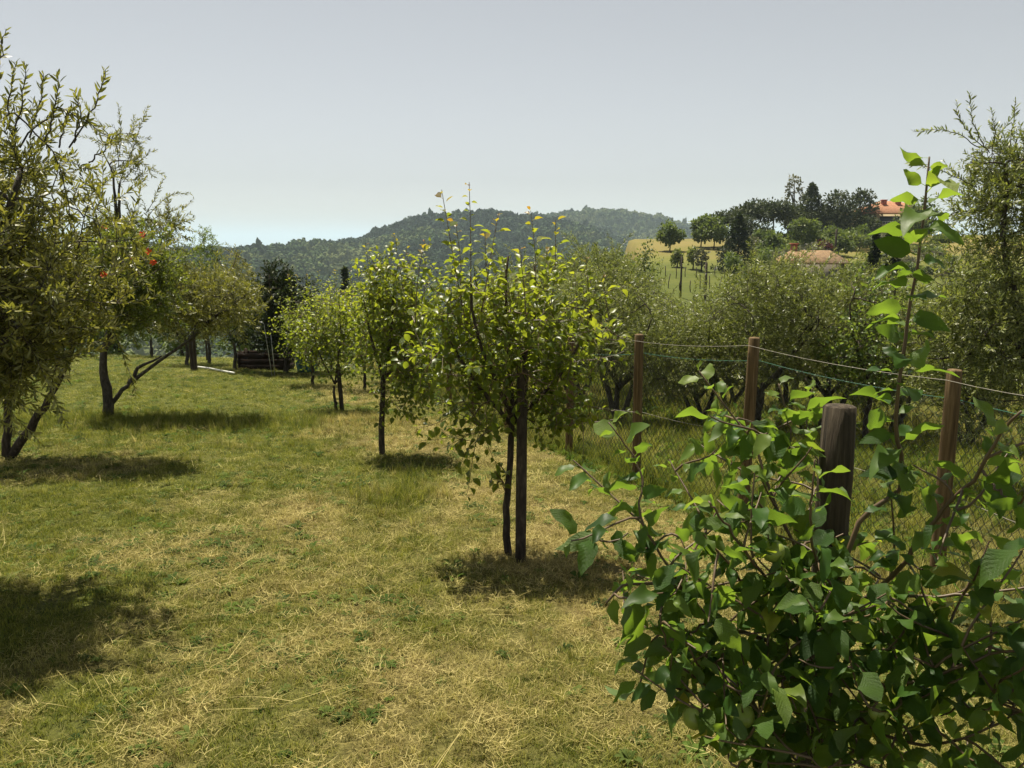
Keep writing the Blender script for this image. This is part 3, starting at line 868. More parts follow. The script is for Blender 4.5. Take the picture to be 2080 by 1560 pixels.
def apple_tree():
    g = np.random.default_rng(21)
    sk = Skel(21)
    Y0 = 1.98
    foot = P(1622, 1560, Y0); foot[2] = gz(foot[0], foot[1])
    base = foot.copy()
    T = lambda *a: [P(*q) for q in a]
    trunk = sk.smooth([foot - [0, 0, 0.05]] + T((1640, 1500, Y0), (1665, 1380, 1.97), (1690, 1260, 1.95), (1700, 1180, 1.95)), 14)
    sk.add(trunk, 0.026, 0.016, 0)
    limbs = [
        (T((1697, 1200, 1.95), (1745, 1060, 1.95), (1825, 1000, 1.92), (1832, 950, 1.9), (1818, 860, 1.88), (1833, 740, 1.86), (1850, 600, 1.85), (1878, 440, 1.84), (1888, 318, 1.84)), 0.017, 0.0030),
        (T((1690, 1260, 1.95), (1815, 1170, 1.88), (1880, 1080, 1.8), (1940, 1012, 1.75), (1992, 955, 1.7), (2035, 880, 1.66), (2075, 835, 1.62)), 0.012, 0.004),
        (T((1668, 1370, 1.96), (1560, 1300, 1.92), (1440, 1255, 1.9), (1385, 1195, 1.9), (1325, 1185, 1.9), (1265, 1190, 1.9), (1232, 1225, 1.88)), 0.013, 0.004),
        (T((1385, 1195, 1.9), (1345, 1130, 1.9), (1300, 1050, 1.92), (1305, 975, 1.95), (1290, 930, 1.97), (1262, 890, 1.98), (1238, 858, 1.98)), 0.007, 0.0025),
        (T((1690, 1230, 1.95), (1620, 1120, 1.98), (1570, 1010, 2.02), (1530, 900, 2.08), (1480, 835, 2.12), (1418, 750, 2.14)), 0.010, 0.0025),
        (T((1570, 1010, 2.02), (1600, 930, 2.1), (1602, 860, 2.12), (1580, 780, 2.14)), 0.006, 0.0025),
        (T((1690, 1230, 1.95), (1650, 1110, 1.85), (1648, 1010, 1.8), (1655, 930, 1.8)), 0.008, 0.0025),
        (T((1640, 1050, 2.05), (1665, 960, 2.2), (1640, 870, 2.25), (1650, 790, 2.25)), 0.005, 0.0025),
        (T((1690, 1250, 1.95), (1800, 1215, 1.9), (1940, 1210, 1.86), (2100, 1190, 1.8)), 0.010, 0.004),
        (T((1668, 1370, 1.96), (1690, 1356, 1.85), (1740, 1372, 1.78), (1800, 1392, 1.72), (1900, 1375, 1.68), (2010, 1330, 1.62)), 0.012, 0.004),
        (T((1650, 1440, 1.97), (1560, 1410, 1.88), (1470, 1415, 1.82), (1380, 1400, 1.78), (1335, 1370, 1.76)), 0.010, 0.003),
        (T((1650, 1300, 1.95), (1560, 1180, 1.85), (1500, 1100, 1.8), (1455, 1040, 1.78), (1440, 1020, 1.78)), 0.008, 0.003),
        (T((1668, 1370, 1.96), (1760, 1470, 1.80), (1850, 1510, 1.7), (1960, 1500, 1.62), (2060, 1450, 1.58)), 0.010, 0.003),
        (T((1992, 955, 1.7), (2040, 1010, 1.62), (2090, 1060, 1.55)), 0.006, 0.003),
        (T((1440, 1255, 1.9), (1400, 1290, 1.84), (1360, 1320, 1.8), (1340, 1250, 1.78)), 0.006, 0.003),
        (T((1800, 1392, 1.72), (1880, 1460, 1.66), (1990, 1560, 1.6)), 0.006, 0.003),
    ]
    ls = []
    shoot = [0, 3, 4, 5, 7]
    for k, (c, r0, r1) in enumerate(limbs):
        pts = sk.smooth(c, 22, 0.002); sk.add(pts, r0 * (0.52 if k else 0.42), r1 * 0.7, 1)
        ls.append(leaves_on(pts, g, (0.015 if k == 0 else 0.020) if k in shoot else 0.030, 0.096 if k else 0.108, 1.05, skip=0.22 if k else 0.27, droop=0.22, jit=0.6 if k else 0.75, upn=0.8 if k else 0.6, young=0.8))
    ells = []
    for cx_, cy_, dep, rx, rz in ((1690, 1190, 1.82, 0.14, 0.10), (1640, 1280, 1.85, 0.26, 0.17), (1460, 1340, 1.80, 0.22, 0.17), (1360, 1330, 1.82, 0.10, 0.12), (1290, 1090, 1.92, .07, .12), (1420, 1150, 1.88, 0.16, 0.15), (1850, 1300, 1.75, 0.28, 0.16), (1970, 980, 1.68, 0.09, 0.10), (1560, 1080, 1.95, 0.18, 0.13), (1650, 1440, 1.8, 0.34, 0.12), (1560, 1500, 1.78, 0.22, 0.08), (1800, 1540, 1.74, .25, .08), (1960, 1470, 1.62, 0.16, 0.12), (1995, 1270, 1.70, 0.11, 0.13), (2050, 1400, 1.6, .08, .12), (1770, 1160, 1.92, 0.12, 0.08), (1290, 1230, 1.88, 0.06, 0.07), (1530, 920, 2.1, 0.12, 0.12)):
        c = P(cx_, cy_, dep); ells.append((*c, rx, 0.22, rz, rx * rz))
    for tg in ell_points(g, ells, 205, 0.5):
        pts = sk.grow(tg, 0.0034, 0.0018, 2, up=0.3, n=6, maxlen=0.28, minlen=0.13)
        if pts is not None: ls.append(leaves_on(pts, g, 0.026, 0.096, 1.0, skip=0.25, droop=0.35, jit=0.55, young=0.4))
    # keep the stake's face and the upper sky free of stray leaves
    L_ = cat_leaves(ls)
    root = tree_root('apple_tree', base, 'young apple tree with large glossy green leaves and green apples beside a thick weathered stake', 'tree')
    wood_parts(root, sk, base, M['bark'], M['shoot'])
    crown, rest = single_leaves(root, L_, base, APPLE_M, 300)
    link('leaf_mass', leaf_mesh('leaf_mass', shift(rest, base), APPLE_T, M['apple'], True), crown, kind='stuff')
    # unripe apples
    am = plain_mat('apple_skin', (0.22, 0.27, 0.05), 0.35, 0, 0.2, 30.0)
    k_, n_ = 12, 9
    mb = MB(); th = np.linspace(0, math.pi, n_)
    prof = np.stack([np.sin(th) * (1 - 0.10 * np.cos(th) * -1) , np.cos(th) * 0.92 - 0.16 * np.exp(-(th / 0.32) ** 2) + 0.10 * np.exp(-((math.pi - th) / 0.3) ** 2)], -1)
    aa = np.arange(k_) * 2 * math.pi / k_
    v = np.stack([prof[:, 0:1] * np.cos(aa), prof[:, 0:1] * np.sin(aa), np.repeat(prof[:, 1:2], k_, 1)], -1).reshape(-1, 3) * 0.027
    f = [(i * k_ + j, (i + 1) * k_ + j, (i + 1) * k_ + (j + 1) % k_, i * k_ + (j + 1) % k_) for i in range(n_ - 1) for j in range(k_)]
    mb.add(v, (), f); ame = mb.mesh('apple', am, True)
    st = MB(); st.tube([[0, 0, 0.018], [0.003, 0, 0.035], [0.002, 0.003, 0.055]], [0.0016, 0.0014, 0.0018], 5); sme = st.mesh('stalk', M['shoot'], True)
    for cx_, cy_, dep in ((1785, 1447, 1.66), (1508, 1455, 1.70), (1410, 1458, 1.70), (1775, 1405, 1.74), (1570, 1120, 1.84)):
        a = link('apple', ame, root); a.location = P(cx_, cy_, dep) - base
        a.rotation_euler = (g.normal() * .3, g.normal() * .3, g.random() * 6)
        s_ = g.uniform(0.8, 1.1); a.scale = (s_, s_, s_)
        link('stalk', sme, a)
    top = P(1706, 826, 2.10); ft = P(1660, 1500, 2.07); d_ = ft - top
    zz = gz(top[0], top[1]); k = (zz - 0.06 - top[2]) / d_[2]
    stake('tree_stake', top, top + d_ * k, 0.044, 'thick round weathered grey-brown stake behind the apple tree leaves')
apple_tree()

# ------------------------------------------------------------ pear row
def pear_tree(seed, base, label, ells, n1, n2, shoots, limbs, trunk_pts, leaf, singles=0, spacing=0.034, extra=(), tr=0.026, group='pear trees in a row along the wire fence'):
    g = np.random.default_rng(seed); sk = Skel(seed)
    base = np.asarray(base, float)
    sk.add(sk.smooth([base - [0, 0, 0.05]] + list(trunk_pts), 14, 0.004), tr, tr * 0.7, 0)
    ls = []
    for c in limbs: sk.add(sk.smooth(c, 12, 0.004), tr * 0.62, 0.006, 1)
    for tg in ell_points(g, ells, n1, 0.55): sk.grow(tg, 0.0055, 0.0025, 2, up=0.5, n=7, keep=0.4)
    for tg in ell_points(g, ells, int(n2 * 1.15), 0.45):
        pts = sk.grow(tg, 0.0028, 0.0013, 3, up=0.6, n=5, maxlen=0.34, minlen=0.22)
        if pts is not None: ls.append(leaves_on(pts, g, spacing, leaf, 0.95, skip=0.2, droop=0.10, jit=0.45, upn=0.9, young=0.0))
    for tgt, ln in shoots:                                          # straight upright water shoots
        tgt = np.asarray(tgt, float)
        lean = np.array([g.normal() * 0.10, g.normal() * 0.12, 0])
        foot = tgt - np.array([0, 0, ln]) - lean * ln
        pos = np.array(sk.pos); k = np.argmin(np.linalg.norm(pos - foot, axis=1) + 0.5 * np.clip(pos[:, 2] - foot[2], 0, None))
        pts = sk.smooth([pos[k], (pos[k] + foot) / 2 + [0, 0, -0.01], foot, (foot * 0.5 + tgt * 0.5) + g.normal(size=3) * 0.012, tgt], 16)
        sk.add(pts, 0.0055, 0.0018, 2, reg=False)
        up_ = pts[len(pts) // 3:]
        ls.append(leaves_on(up_, g, spacing * 1.0, leaf * 1.05, 1.0, skip=0.05, droop=0.12, jit=0.35, upn=0.9, young=1.0))
    for c in extra:                                                # drooping side shoots and clumps
        pts = sk.smooth(c, 10, 0.003); sk.add(pts, 0.004, 0.0015, 2, reg=False)
        ls.append(leaves_on(pts, g, spacing * 0.8, leaf, 1.0, skip=0.15, droop=0.3, jit=0.4, young=0.2))
    L_ = cat_leaves(ls)
    L_[4] = np.clip(L_[4] * 0.7 + 0.45 * sstep(ells[0][2] - ells[0][5], ells[0][2] + ells[0][5], L_[0][:, 2]) - 0.05, 0, 1)   # light from above put into leaf tone: brighter on top, shaded low down
    root = tree_root('pear_tree', base, label, 'tree', group)
    wood_parts(root, sk, base, M['bark'], M['shoot'])
    if singles:
        crown, rest = single_leaves(root, L_, base, PEAR_M, singles)
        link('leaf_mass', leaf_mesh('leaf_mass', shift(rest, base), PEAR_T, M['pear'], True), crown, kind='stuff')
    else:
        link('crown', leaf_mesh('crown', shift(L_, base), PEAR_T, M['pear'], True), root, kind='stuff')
    return root

# central tree
b0 = G(1034, 1128)
D0 = b0[1]
T = lambda *a: [P(*q) for q in a]
cc = P(1035, 700, D0 + 0.12)
pear_tree(31, b0, 'pear tree with tall red-tipped shoots tied to a stout stake in the lawn',
    [(*cc, 0.47, 0.44, 0.48, 3), (*P(1055, 770, D0 - .22), .22, .12, .22, .6), (*P(975, 830, D0 - .05), .20, .22, .24, .8), (*P(1130, 830, D0), .22, .24, .24, .8), (*P(1010, 625, D0 + .1), 0.48, 0.42, 0.26, 1.5), (*P(1150, 700, D0 + .1), 0.30, 0.3, 0.30, 1), (*P(900, 680, D0 + .1), 0.22, 0.25, 0.28, .8)], 60, 330,
    [(P(897, 385, D0), .75), (P(953, 370, D0 - .1), .8), (P(1013, 432, D0), .6), (P(1078, 428, D0 + .1), .65), (P(1128, 448, D0), .6), (P(985, 470, D0 + .2), .5), (P(925, 450, D0 + .15), .6), (P(860, 500, D0 - .1), .45), (P(1190, 520, D0 + .1), .4), (P(1055, 500, D0 - .2), .4), (P(1110, 510, D0 + .3), .4), (P(1225, 560, D0 + .1), .35)],
    [T((1036, 860, D0), (985, 800, D0), (930, 720, D0 + .05), (895, 640, D0 + .1)), T((1040, 850, D0), (1000, 760, D0 - .1), (965, 660, D0 - .15), (955, 560, D0 - .1)),
     T((1042, 850, D0), (1065, 760, D0 + .15), (1085, 660, D0 + .3), (1085, 540, D0 + .35)), T((1042, 860, D0), (1110, 790, D0 + .05), (1165, 720, D0 + .1), (1200, 640, D0 + .1)), T((1040, 850, D0), (1035, 740, D0 + .05), (1030, 640, D0 + .1), (1030, 520, D0 + .1))],
    T((1028, 1060, D0), (1034, 980, D0), (1038, 900, D0), (1040, 840, D0)), 0.084, 300, 0.030,
    [T((1030, 860, D0), (985, 880, D0 - .1), (950, 915, D0 - .15), (930, 948, D0 - .15)), T((1026, 985, D0 - .02), (1010, 965, D0 - .08), (1005, 955, D0 - .1)), T((1026, 1000, D0 - .02), (1018, 975, D0 - .05), (1000, 975, D0 - .08)),
     T((1026, 985, D0 - .02), (1012, 975, D0 - .12), (1012, 990, D0 - .14)), T((1028, 960, D0), (1015, 945, D0 - .03), (1008, 950, D0 - .02)),
     T((1180, 640, D0 + .1), (1225, 600, D0 + .1), (1275, 578, D0 + .1)), T((1130, 760, D0), (1190, 800, D0), (1200, 850, D0)), T((1100, 800, D0), (1130, 850, D0 - .1), (1120, 900, D0 - .1)), T((900, 700, D0), (860, 760, D0 - .1), (850, 800, D0 - .1))])
sf = G(1057, 1140)
stake('tree_stake', P(1062, 710, sf[1] + 0.02), sf - [0, 0, .05], 0.035, 'dark stout round stake standing against the trunk of the tall-shooted pear tree', mat='bark')

# second pear
b1 = G(776, 924); D1 = b1[1]
pear_tree(33, b1, 'single-trunked pear tree with leafy burr halfway up its bare trunk',
    [(*P(800, 670, D1), 0.46, 0.42, 0.80, 3), (*P(790, 600, D1), 0.36, 0.36, 0.45, 1.2), (*P(840, 780, D1), 0.28, 0.3, 0.40, .9)], 45, 380,
    [(P(742, 492, D1), .8), (P(800, 472, D1), .8), (P(862, 488, D1), .7), (P(825, 505, D1 + .2), .6), (P(770, 540, D1 - .1), .5)],
    [T((778, 770, D1), (755, 690, D1), (740, 610, D1)), T((778, 770, D1), (795, 670, D1 - .1), (800, 570, D1)), T((778, 770, D1), (840, 700, D1 + .1), (860, 600, D1 + .1))],
    T((775, 870, D1), (777, 810, D1), (778, 760, D1)), 0.088, 300, 0.034,
    [T((778, 840, D1), (770, 820, D1 - .05), (772, 805, D1 - .06)), T((778, 835, D1), (786, 820, D1 - .05), (788, 805, D1 - .06))], tr=0.036)
# third pear (with two-part stake) and those further up the row
b2 = G(684, 834); D2 = b2[1]
pear_tree(35, b2, 'bushy pear tree with yellowish young leaves on a split leaning trunk',
    [(*P(690, 690, D2), 0.60, 0.5, 0.78, 3), (*P(640, 690, D2), 0.30, 0.3, 0.45, .9)], 45, 400,
    [(P(650, 610, D2), .4), (P(690, 590, D2), .5), (P(735, 560, D2), .6), (P(715, 600, D2), .4)],
    [T((680, 780, D2), (650, 720, D2), (630, 650, D2)), T((680, 780, D2), (690, 700, D2), (690, 620, D2)), T((680, 780, D2), (720, 720, D2), (745, 640, D2))],
    T((680, 810, D2), (678, 785, D2)), 0.085, 0, 0.040)
stake('tree_stake', b2 + [0.035, 0.05, 0.75], b2 + [0.085, 0.02, -.05], 0.035, 'split leaning stake beside the bushy yellowish pear tree')
for k, (px, y, hgt, sd, lab) in enumerate(((628, 17.2, 2.1, 37, 'low pear tree shading the dark end of the lawn'), (735, 16.4, 2.2, 39, 'rounded pear tree close against the far fence posts'), (668, 20.6, 2.3, 41, 'pear tree rising behind the bushy yellowish pear'), (800, 18.5, 2.0, 43, 'small pear tree beyond the far end of the fence'))):
    x = (px - CX) / F_PX * y * 1.0; bb = np.array([x, y, gz(x, y)])
    pear_tree(sd, bb, lab, [(x, y, bb[2] + hgt * .60, .75, .7, hgt * .40, 1)], 40, 330, [((x + R.normal() * .3, y, bb[2] + hgt * 1.12), .5) for _ in range(4)],
        [[bb + [0, 0, .55], bb + [.3 * math.cos(q), .3 * math.sin(q), 1.0], bb + [.5 * math.cos(q), .5 * math.sin(q), 1.6]] for q in (0.3, 2.2, 4.4)],
        [bb + [0.02, 0, .3], bb + [0, 0, .6]], 0.09, 0, 0.045, tr=0.035)

# ------------------------------------------------------------ olives
def olive(seed, base, label, ells, trunks, limbs, n1, n2, n3, leaf=0.06, mat='olive', tmpl=None, spacing=0.021, name='olive_tree', cat='tree', group=None, twiglen=0.34, tr=(0.06, 0.03), phase='opp', young=0.0, skip=0.1, bark='obark', up=0.35, sprays=(), ang=0.75):
    g = np.random.default_rng(seed); sk = Skel(seed); base = np.asarray(base, float)
    for c in trunks: sk.add(sk.smooth(c, 12, 0.006), tr[0], tr[1], 0)
    for c in limbs: sk.add(sk.smooth(c, 12, 0.008), tr[1], tr[1] * 0.3, 1)
    for tg in ell_points(g, ells, n1, 0.6): sk.grow(tg, 0.012, 0.005, 2, up=0.3, n=8, keep=0.4)
    for tg in ell_points(g, ells, n2, 0.45): sk.grow(tg, 0.0045, 0.0022, 2, up=0.2, n=6)
    ls = []
    for tg in ell_points(g, ells, int(n3 * 1.5), 0.38):
        pts = sk.grow(tg, 0.0026, 0.0012, 3, up=up, n=5, maxlen=twiglen, reg=False, minlen=twiglen * 0.65)
        if pts is not None: ls.append(leaves_on(pts, g, spacing, leaf, ang, phase, skip, upn=0.5, droop=0.0, jit=0.55, young=young))
    for c in sprays:
        pts = sk.smooth(c, 14, 0.006); sk.add(pts, 0.005, 0.0015, 2, reg=True)
        ls.append(leaves_on(pts, g, spacing * .8, leaf, ang, phase, 0.25, upn=0.5, droop=0, jit=0.5))
    L_ = cat_leaves(ls)
    root = tree_root(name, base, label, cat, group)
    wood_parts(root, sk, base, M[bark])
    link('crown', leaf_mesh('crown', shift(L_, base), tmpl or [leaf_olive()], M[mat], False), root, kind='stuff')
    return root

def gp(x, y): return np.array([x, y, gz(x, y)])

# near olive whose trunk stands left of the frame
ba = gp(-3.55, 4.5)
olive(51, ba, 'near olive tree with arching upper branches, its crown hanging over the lawn',
    [(-3.15, 4.45, 1.95, 1.12, .9, .72, 3), (-2.85, 4.3, 1.62, 0.56, .6, 0.42, 1.2), (-2.95, 4.4, 2.4, 0.6, .5, .42, .45), (-2.95, 4.4, 1.35, .45, .5, .25, .5), (-2.85, 4.0, 1.85, .6, .4, .45, .8)],
    [[ba - [0, 0, .06], ba + [.05, 0, .5], ba + [.12, .02, .95]]],
    [[ba + [.1, 0, .9], (-3.15, 4.4, 1.45), (-2.7, 4.3, 1.9), (-2.5, 4.3, 2.35)], [ba + [.1, 0, .9], (-3.4, 4.7, 1.7), (-3.2, 4.8, 2.5)], [ba + [.1, 0, .9], (-3.9, 4.2, 1.6), (-4.1, 4.0, 2.3)], [ba + [.1, 0, .8], (-3.1, 4.1, 1.3), (-2.5, 4.0, 1.5)]],
    60, 260, 1250, 0.055, 'olive_w', spacing=0.018, tr=(0.08, 0.045), twiglen=0.36,
    sprays=[[P(a_, b_, 4.35) for a_, b_ in q] for q in (((40, 300), (110, 225), (160, 235), (230, 280)), ((140, 300), (185, 230), (205, 180), (215, 140)), ((90, 290), (110, 220), (118, 145)), ((20, 280), (45, 200), (52, 125)),
        ((-5, 200), (0, 120), (8, 60)), ((60, 280), (78, 210), (90, 150)), ((150, 290), (165, 230), (150, 190)), ((180, 330), (215, 300), (245, 270)), ((120, 300), (135, 240), (150, 215)), ((10, 250), (22, 180), (30, 130)), ((30, 230), (110, 310), (135, 400), (150, 470)))])

# pomegranate with several stems, orange flowers
bp_ = G(12, 930); Dp = bp_[1]
pom = olive(53, bp_, 'pomegranate with several bare leaning stems and orange-red flowers', 
    [(*P(110, 590, Dp - .1), 0.95, .8, .6, 3), (*P(270, 560, Dp - .2), .45, .5, .55, 1.4), (*P(40, 690, Dp), .5, .5, .25, .6)],
    [[bp_ - [0, 0, .05], *T((15, 860, Dp), (20, 800, Dp), (45, 720, Dp))], [bp_ + [.05, 0, 0], *T((60, 870, Dp - .05), (100, 810, Dp - .1), (135, 745, Dp - .15))]],
    [T((135, 745, Dp - .15), (155, 680, Dp - .15), (160, 610, Dp - .15), (200, 540, Dp - .2)), T((45, 720, Dp), (40, 640, Dp), (60, 540, Dp)), T((155, 680, Dp - .15), (230, 610, Dp - .2), (285, 510, Dp - .2))],
    60, 240, 900, 0.058, 'pom', [leaf_rhomb(.16)], 0.018, 'pomegranate_tree', 'tree', tr=(0.05, 0.027), bark='bark')
fm = plain_mat('pomegranate_flower', (0.75, 0.09, 0.015), 0.6, 0, 0.3, 40)
mb = MB()
for q in range(6):
    a = q * 1.047
    d = np.array([math.cos(a), math.sin(a), 0]); s_ = np.array([-d[1], d[0], 0]); z = np.array([0, 0, 1.0])
    mb.add([d * .006, d * .018 + s_ * .014 + z * .012, d * .034 + z * .03, d * .018 - s_ * .014 + z * .012, d * .012 + z * -.03], [(0, 1, 2), (0, 2, 3), (0, 4, 1), (0, 3, 4)])
fme = mb.mesh('flower', fm)
for px, py in ((269, 527), (290, 478), (213, 558), (313, 532), (52, 535), (178, 645), (300, 512), (24, 497), (210, 460), (140, 680)):
    f = link('flower', fme, pom); f.location = P(px, py, Dp - 0.75) - bp_; f.rotation_euler = (R.normal() * .9, R.normal() * .9, R.random() * 6)
    f.scale = (1.1,) * 3

# second olive with a limb leaning right
bo = G(222, 843); Do = bo[1]
olive(55, bo, 'olive tree with one upright trunk and a long limb leaning over the lawn',
    [(*P(300, 600, Do), .9, .9, .5, 2.2), (*P(440, 615, Do - .1), .66, .8, .42, 1.6), (*P(240, 520, Do), .5, .6, .7, .8), (*P(320, 460, Do), .42, .4, .26, .30), (*P(255, 310, Do), .34, .35, .5, .17)],
    [[bo - [0, 0, .06], *T((216, 790, Do), (210, 740, Do), (222, 660, Do))]],
    [T((225, 822, Do), (262, 780, Do - .05), (320, 735, Do - .1), (385, 690, Do - .2), (400, 650, Do - .2)), T((262, 780, Do - .05), (285, 745, Do), (330, 725, Do - .05)), T((222, 680, Do), (235, 560, Do), (237, 460, Do), (232, 380, Do), (225, 340, Do)), T((218, 700, Do), (245, 670, Do), (260, 640, Do - .2)), T((235, 540, Do), (242, 440, Do), (243, 370, Do)), T((385, 690, Do - .2), (440, 640, Do - .2), (500, 600, Do - .2))],
    60, 220, 860, 0.070, 'olive_w', spacing=0.024, tr=(0.085, 0.036), twiglen=0.42,
    sprays=[T((240, 380, Do), (270, 300, Do), (300, 215, Do)), T((240, 340, Do), (245, 270, Do), (240, 210, Do)), T((250, 370, Do), (290, 320, Do), (318, 305, Do)), T((300, 440, Do), (340, 400, Do), (385, 392, Do)), T((300, 450, Do), (345, 430, Do), (380, 415, Do)), T((310, 470, Do), (350, 450, Do), (378, 450, Do)), T((300, 430, Do), (320, 390, Do), (332, 362, Do))])

# staked trees at the lawn's far left edge
for k, (px, y, hgt, rx, sd, mt, lab) in enumerate(((418, 22.5, 3.6, 1.0, 57, 'fruitleaf', 'yellow-green young fruit tree with pointed top behind the leaning olive'), (470, 20.5, 2.9, 1.2, 59, 'olive_w', 'broad low olive behind the leaning olive limb'), (372, 21.5, 2.6, 1.1, 61, 'olive_w', 'olive tree tied to a double stake at the lawn edge'), (300, 25.0, 3.0, 1.3, 63, 'fruitleaf', 'green fruit tree at the back edge of the lawn'), (150, 24.0, 3.0, 1.4, 65, 'olive_w', 'olive tree beyond the pomegranate stems'))):
    x = (px - CX) / F_PX * y; bb = gp(x, y)
    olive(sd, bb, lab, [(x, y, bb[2] + hgt * .58, rx, rx * .9, hgt * .36, 2), (x + .1, y, bb[2] + hgt * .8, rx * .45, rx * .45, hgt * .26, 1)], [[bb - [0, 0, .05], bb + [.03, 0, .4], bb + [0, 0, .8]]],
        [[bb + [0, 0, .75], bb + [rx * .4 * math.cos(q), rx * .4 * math.sin(q), 1.3], bb + [rx * .6 * math.cos(q), rx * .6 * math.sin(q), hgt * .65]] for q in (0.5, 2.5, 4.5)],
        30, 110, 330, 0.085, mt, [leaf_rhomb(.13)], 0.035, 'olive_tree' if mt == 'olive_w' else 'fruit_tree', tr=(.05, .03))
sb = G(397, 752)
stake('tree_stake', sb + [.0, 0, .95], sb - [0, 0, .05], 0.05, 'dark stake pair at the left edge of the lawn where the white pipe ends')
stake('tree_stake', sb + [-.10, 0.03, .85], sb + [-.085, .03, -.05], 0.042, 'slimmer dark post touching the stake at the white pipe')
tp = G(421, 732)
stake('tree_stake', tp + [0, 0, .9], tp - [0, 0, .05], .03, 'thin dark stem-like stake behind the white pipe')

# dark tree over the bin
x, y = -5.55, 19.8; bb = gp(x, y)
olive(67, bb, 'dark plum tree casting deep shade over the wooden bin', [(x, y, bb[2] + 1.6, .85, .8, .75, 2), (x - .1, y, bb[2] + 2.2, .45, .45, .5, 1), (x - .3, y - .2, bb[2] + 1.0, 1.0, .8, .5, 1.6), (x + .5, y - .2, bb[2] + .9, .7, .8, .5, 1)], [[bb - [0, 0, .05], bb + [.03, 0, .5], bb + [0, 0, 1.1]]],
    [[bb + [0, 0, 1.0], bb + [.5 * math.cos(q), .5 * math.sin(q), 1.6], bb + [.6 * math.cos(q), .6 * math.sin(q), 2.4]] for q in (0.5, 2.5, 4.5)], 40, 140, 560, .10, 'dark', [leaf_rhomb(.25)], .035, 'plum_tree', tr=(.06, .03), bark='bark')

# big olive on the right, beyond the fence
br = gp(5.55, 8.3)
olive(69, br, 'tall silvery olive beyond the fence, reaching above the red-roofed villa',
    [(5.3, 8.2, 1.55, 1.15, 1.0, 1.35, 3), (4.55, 8.0, 0.9, .55, .6, .9, 1), (5.0, 8.1, 2.55, .68, .6, .52, 1)],
    [[br - [0, 0, .06], br + [-.05, 0, .5], br + [-.1, 0, .9]]],
    [[br + [-.1, 0, .85], (5.1, 8.2, 1.2), (4.8, 8.1, 2.0), (4.75, 8.1, 2.7)], [br + [-.1, 0, .85], (5.6, 8.4, 1.5), (5.5, 8.4, 2.6)], [br + [-.1, 0, .85], (5.0, 7.9, .9), (4.5, 7.8, 1.1)], [br + [-.1, 0, .85], (6.1, 8.2, 1.3), (6.3, 8.1, 2.2)]],
    60, 260, 1150, 0.062, 'olive', spacing=0.020, tr=(0.09, 0.05), twiglen=0.42,
    sprays=[T((2000, 300, 8.0), (1975, 240, 8.0), (1970, 192, 8.0)), T((2010, 310, 8.0), (1960, 260, 8.0), (1940, 205, 8.0)), T((1990, 300, 8.0), (1930, 265, 8.0), (1855, 268, 8.0)), T((1980, 380, 8.0), (1910, 345, 8.0), (1845, 330, 8.0)), T((2050, 300, 8.0), (2060, 240, 8.0), (2062, 205, 8.0)), T((2010, 330, 8.0), (2020, 270, 8.0), (2015, 220, 8.0))])
# leafy fruit tree beside it
bf = gp(5.15, 11.6)
olive(71, bf, 'green fruit tree with drooping leafy twigs left of the tall silvery olive', [(5.15, 11.6, .75, .55, .6, .9, 1), (4.95, 11.5, 0.3, .6, .6, .6, 1)], [[bf - [0, 0, .05], bf + [0, 0, .4], bf + [.05, 0, .9]]],
    [[bf + [.05, 0, .85], bf + [-.2, 0, 1.4], bf + [-.4, -.1, 2.0]], [bf + [.05, 0, .85], bf + [.3, 0, 1.5], bf + [.3, .1, 2.4]]], 30, 100, 240, .085, 'fruitleaf', [leaf_oval(.28, .2, .08, 0, 2, 3, .15, 3)], .04, 'fruit_tree', tr=(.045, .03), bark='bark', phase='alt', up=-.1)

# olives beyond the fence: three models copied
def copy_tree(o, parent=None):
    c = o.copy(); col.objects.link(c); c.parent = parent
    for ch in o.children: copy_tree(ch, c)
    return c
def orchard_olive(seed, label):
    z0 = np.zeros(3)
    g = np.random.default_rng(seed)
    tr = [[(0, 0, -.08), (.06, .02, .3), (.02 + g.normal() * .1, 0, .75)], [(.05, 0, .05), (.25, .05, .4), (.4, .1, .85)]]
    if seed % 2: tr.append([(-.03, 0, .0), (-.2, -.05, .4), (-.42, -.1, .9)])
    lm = [[(.02, 0, .6), (.5 * math.cos(q), .5 * math.sin(q), 1.2), (.85 * math.cos(q), .85 * math.sin(q), 1.9)] for q in g.random(5) * 1.2 + np.arange(5) * 1.256]
    return olive(seed, z0, label, [(0, 0, 1.65, 1.35, 1.3, .85, 3), (.3, .2, 2.2, .8, .8, .6, 1), (-.6, -.4, 1.1, .8, .8, .5, 1)], tr, lm, 60, 240, 980, 0.068, 'olive', [leaf_rhomb(.13)], 0.022, tr=(.06, .035), twiglen=.40,
        sprays=[[(.3 * math.cos(q), .3 * math.sin(q), 2.2), (.6 * math.cos(q), .6 * math.sin(q), 2.7), (.9 * math.cos(q + .2), .9 * math.sin(q + .2), 3.0)] for q in g.random(5) * 6.28], group='olive trees beyond the fence')
models = [orchard_olive(s_, 'x') for s_ in (81, 82, 83)]
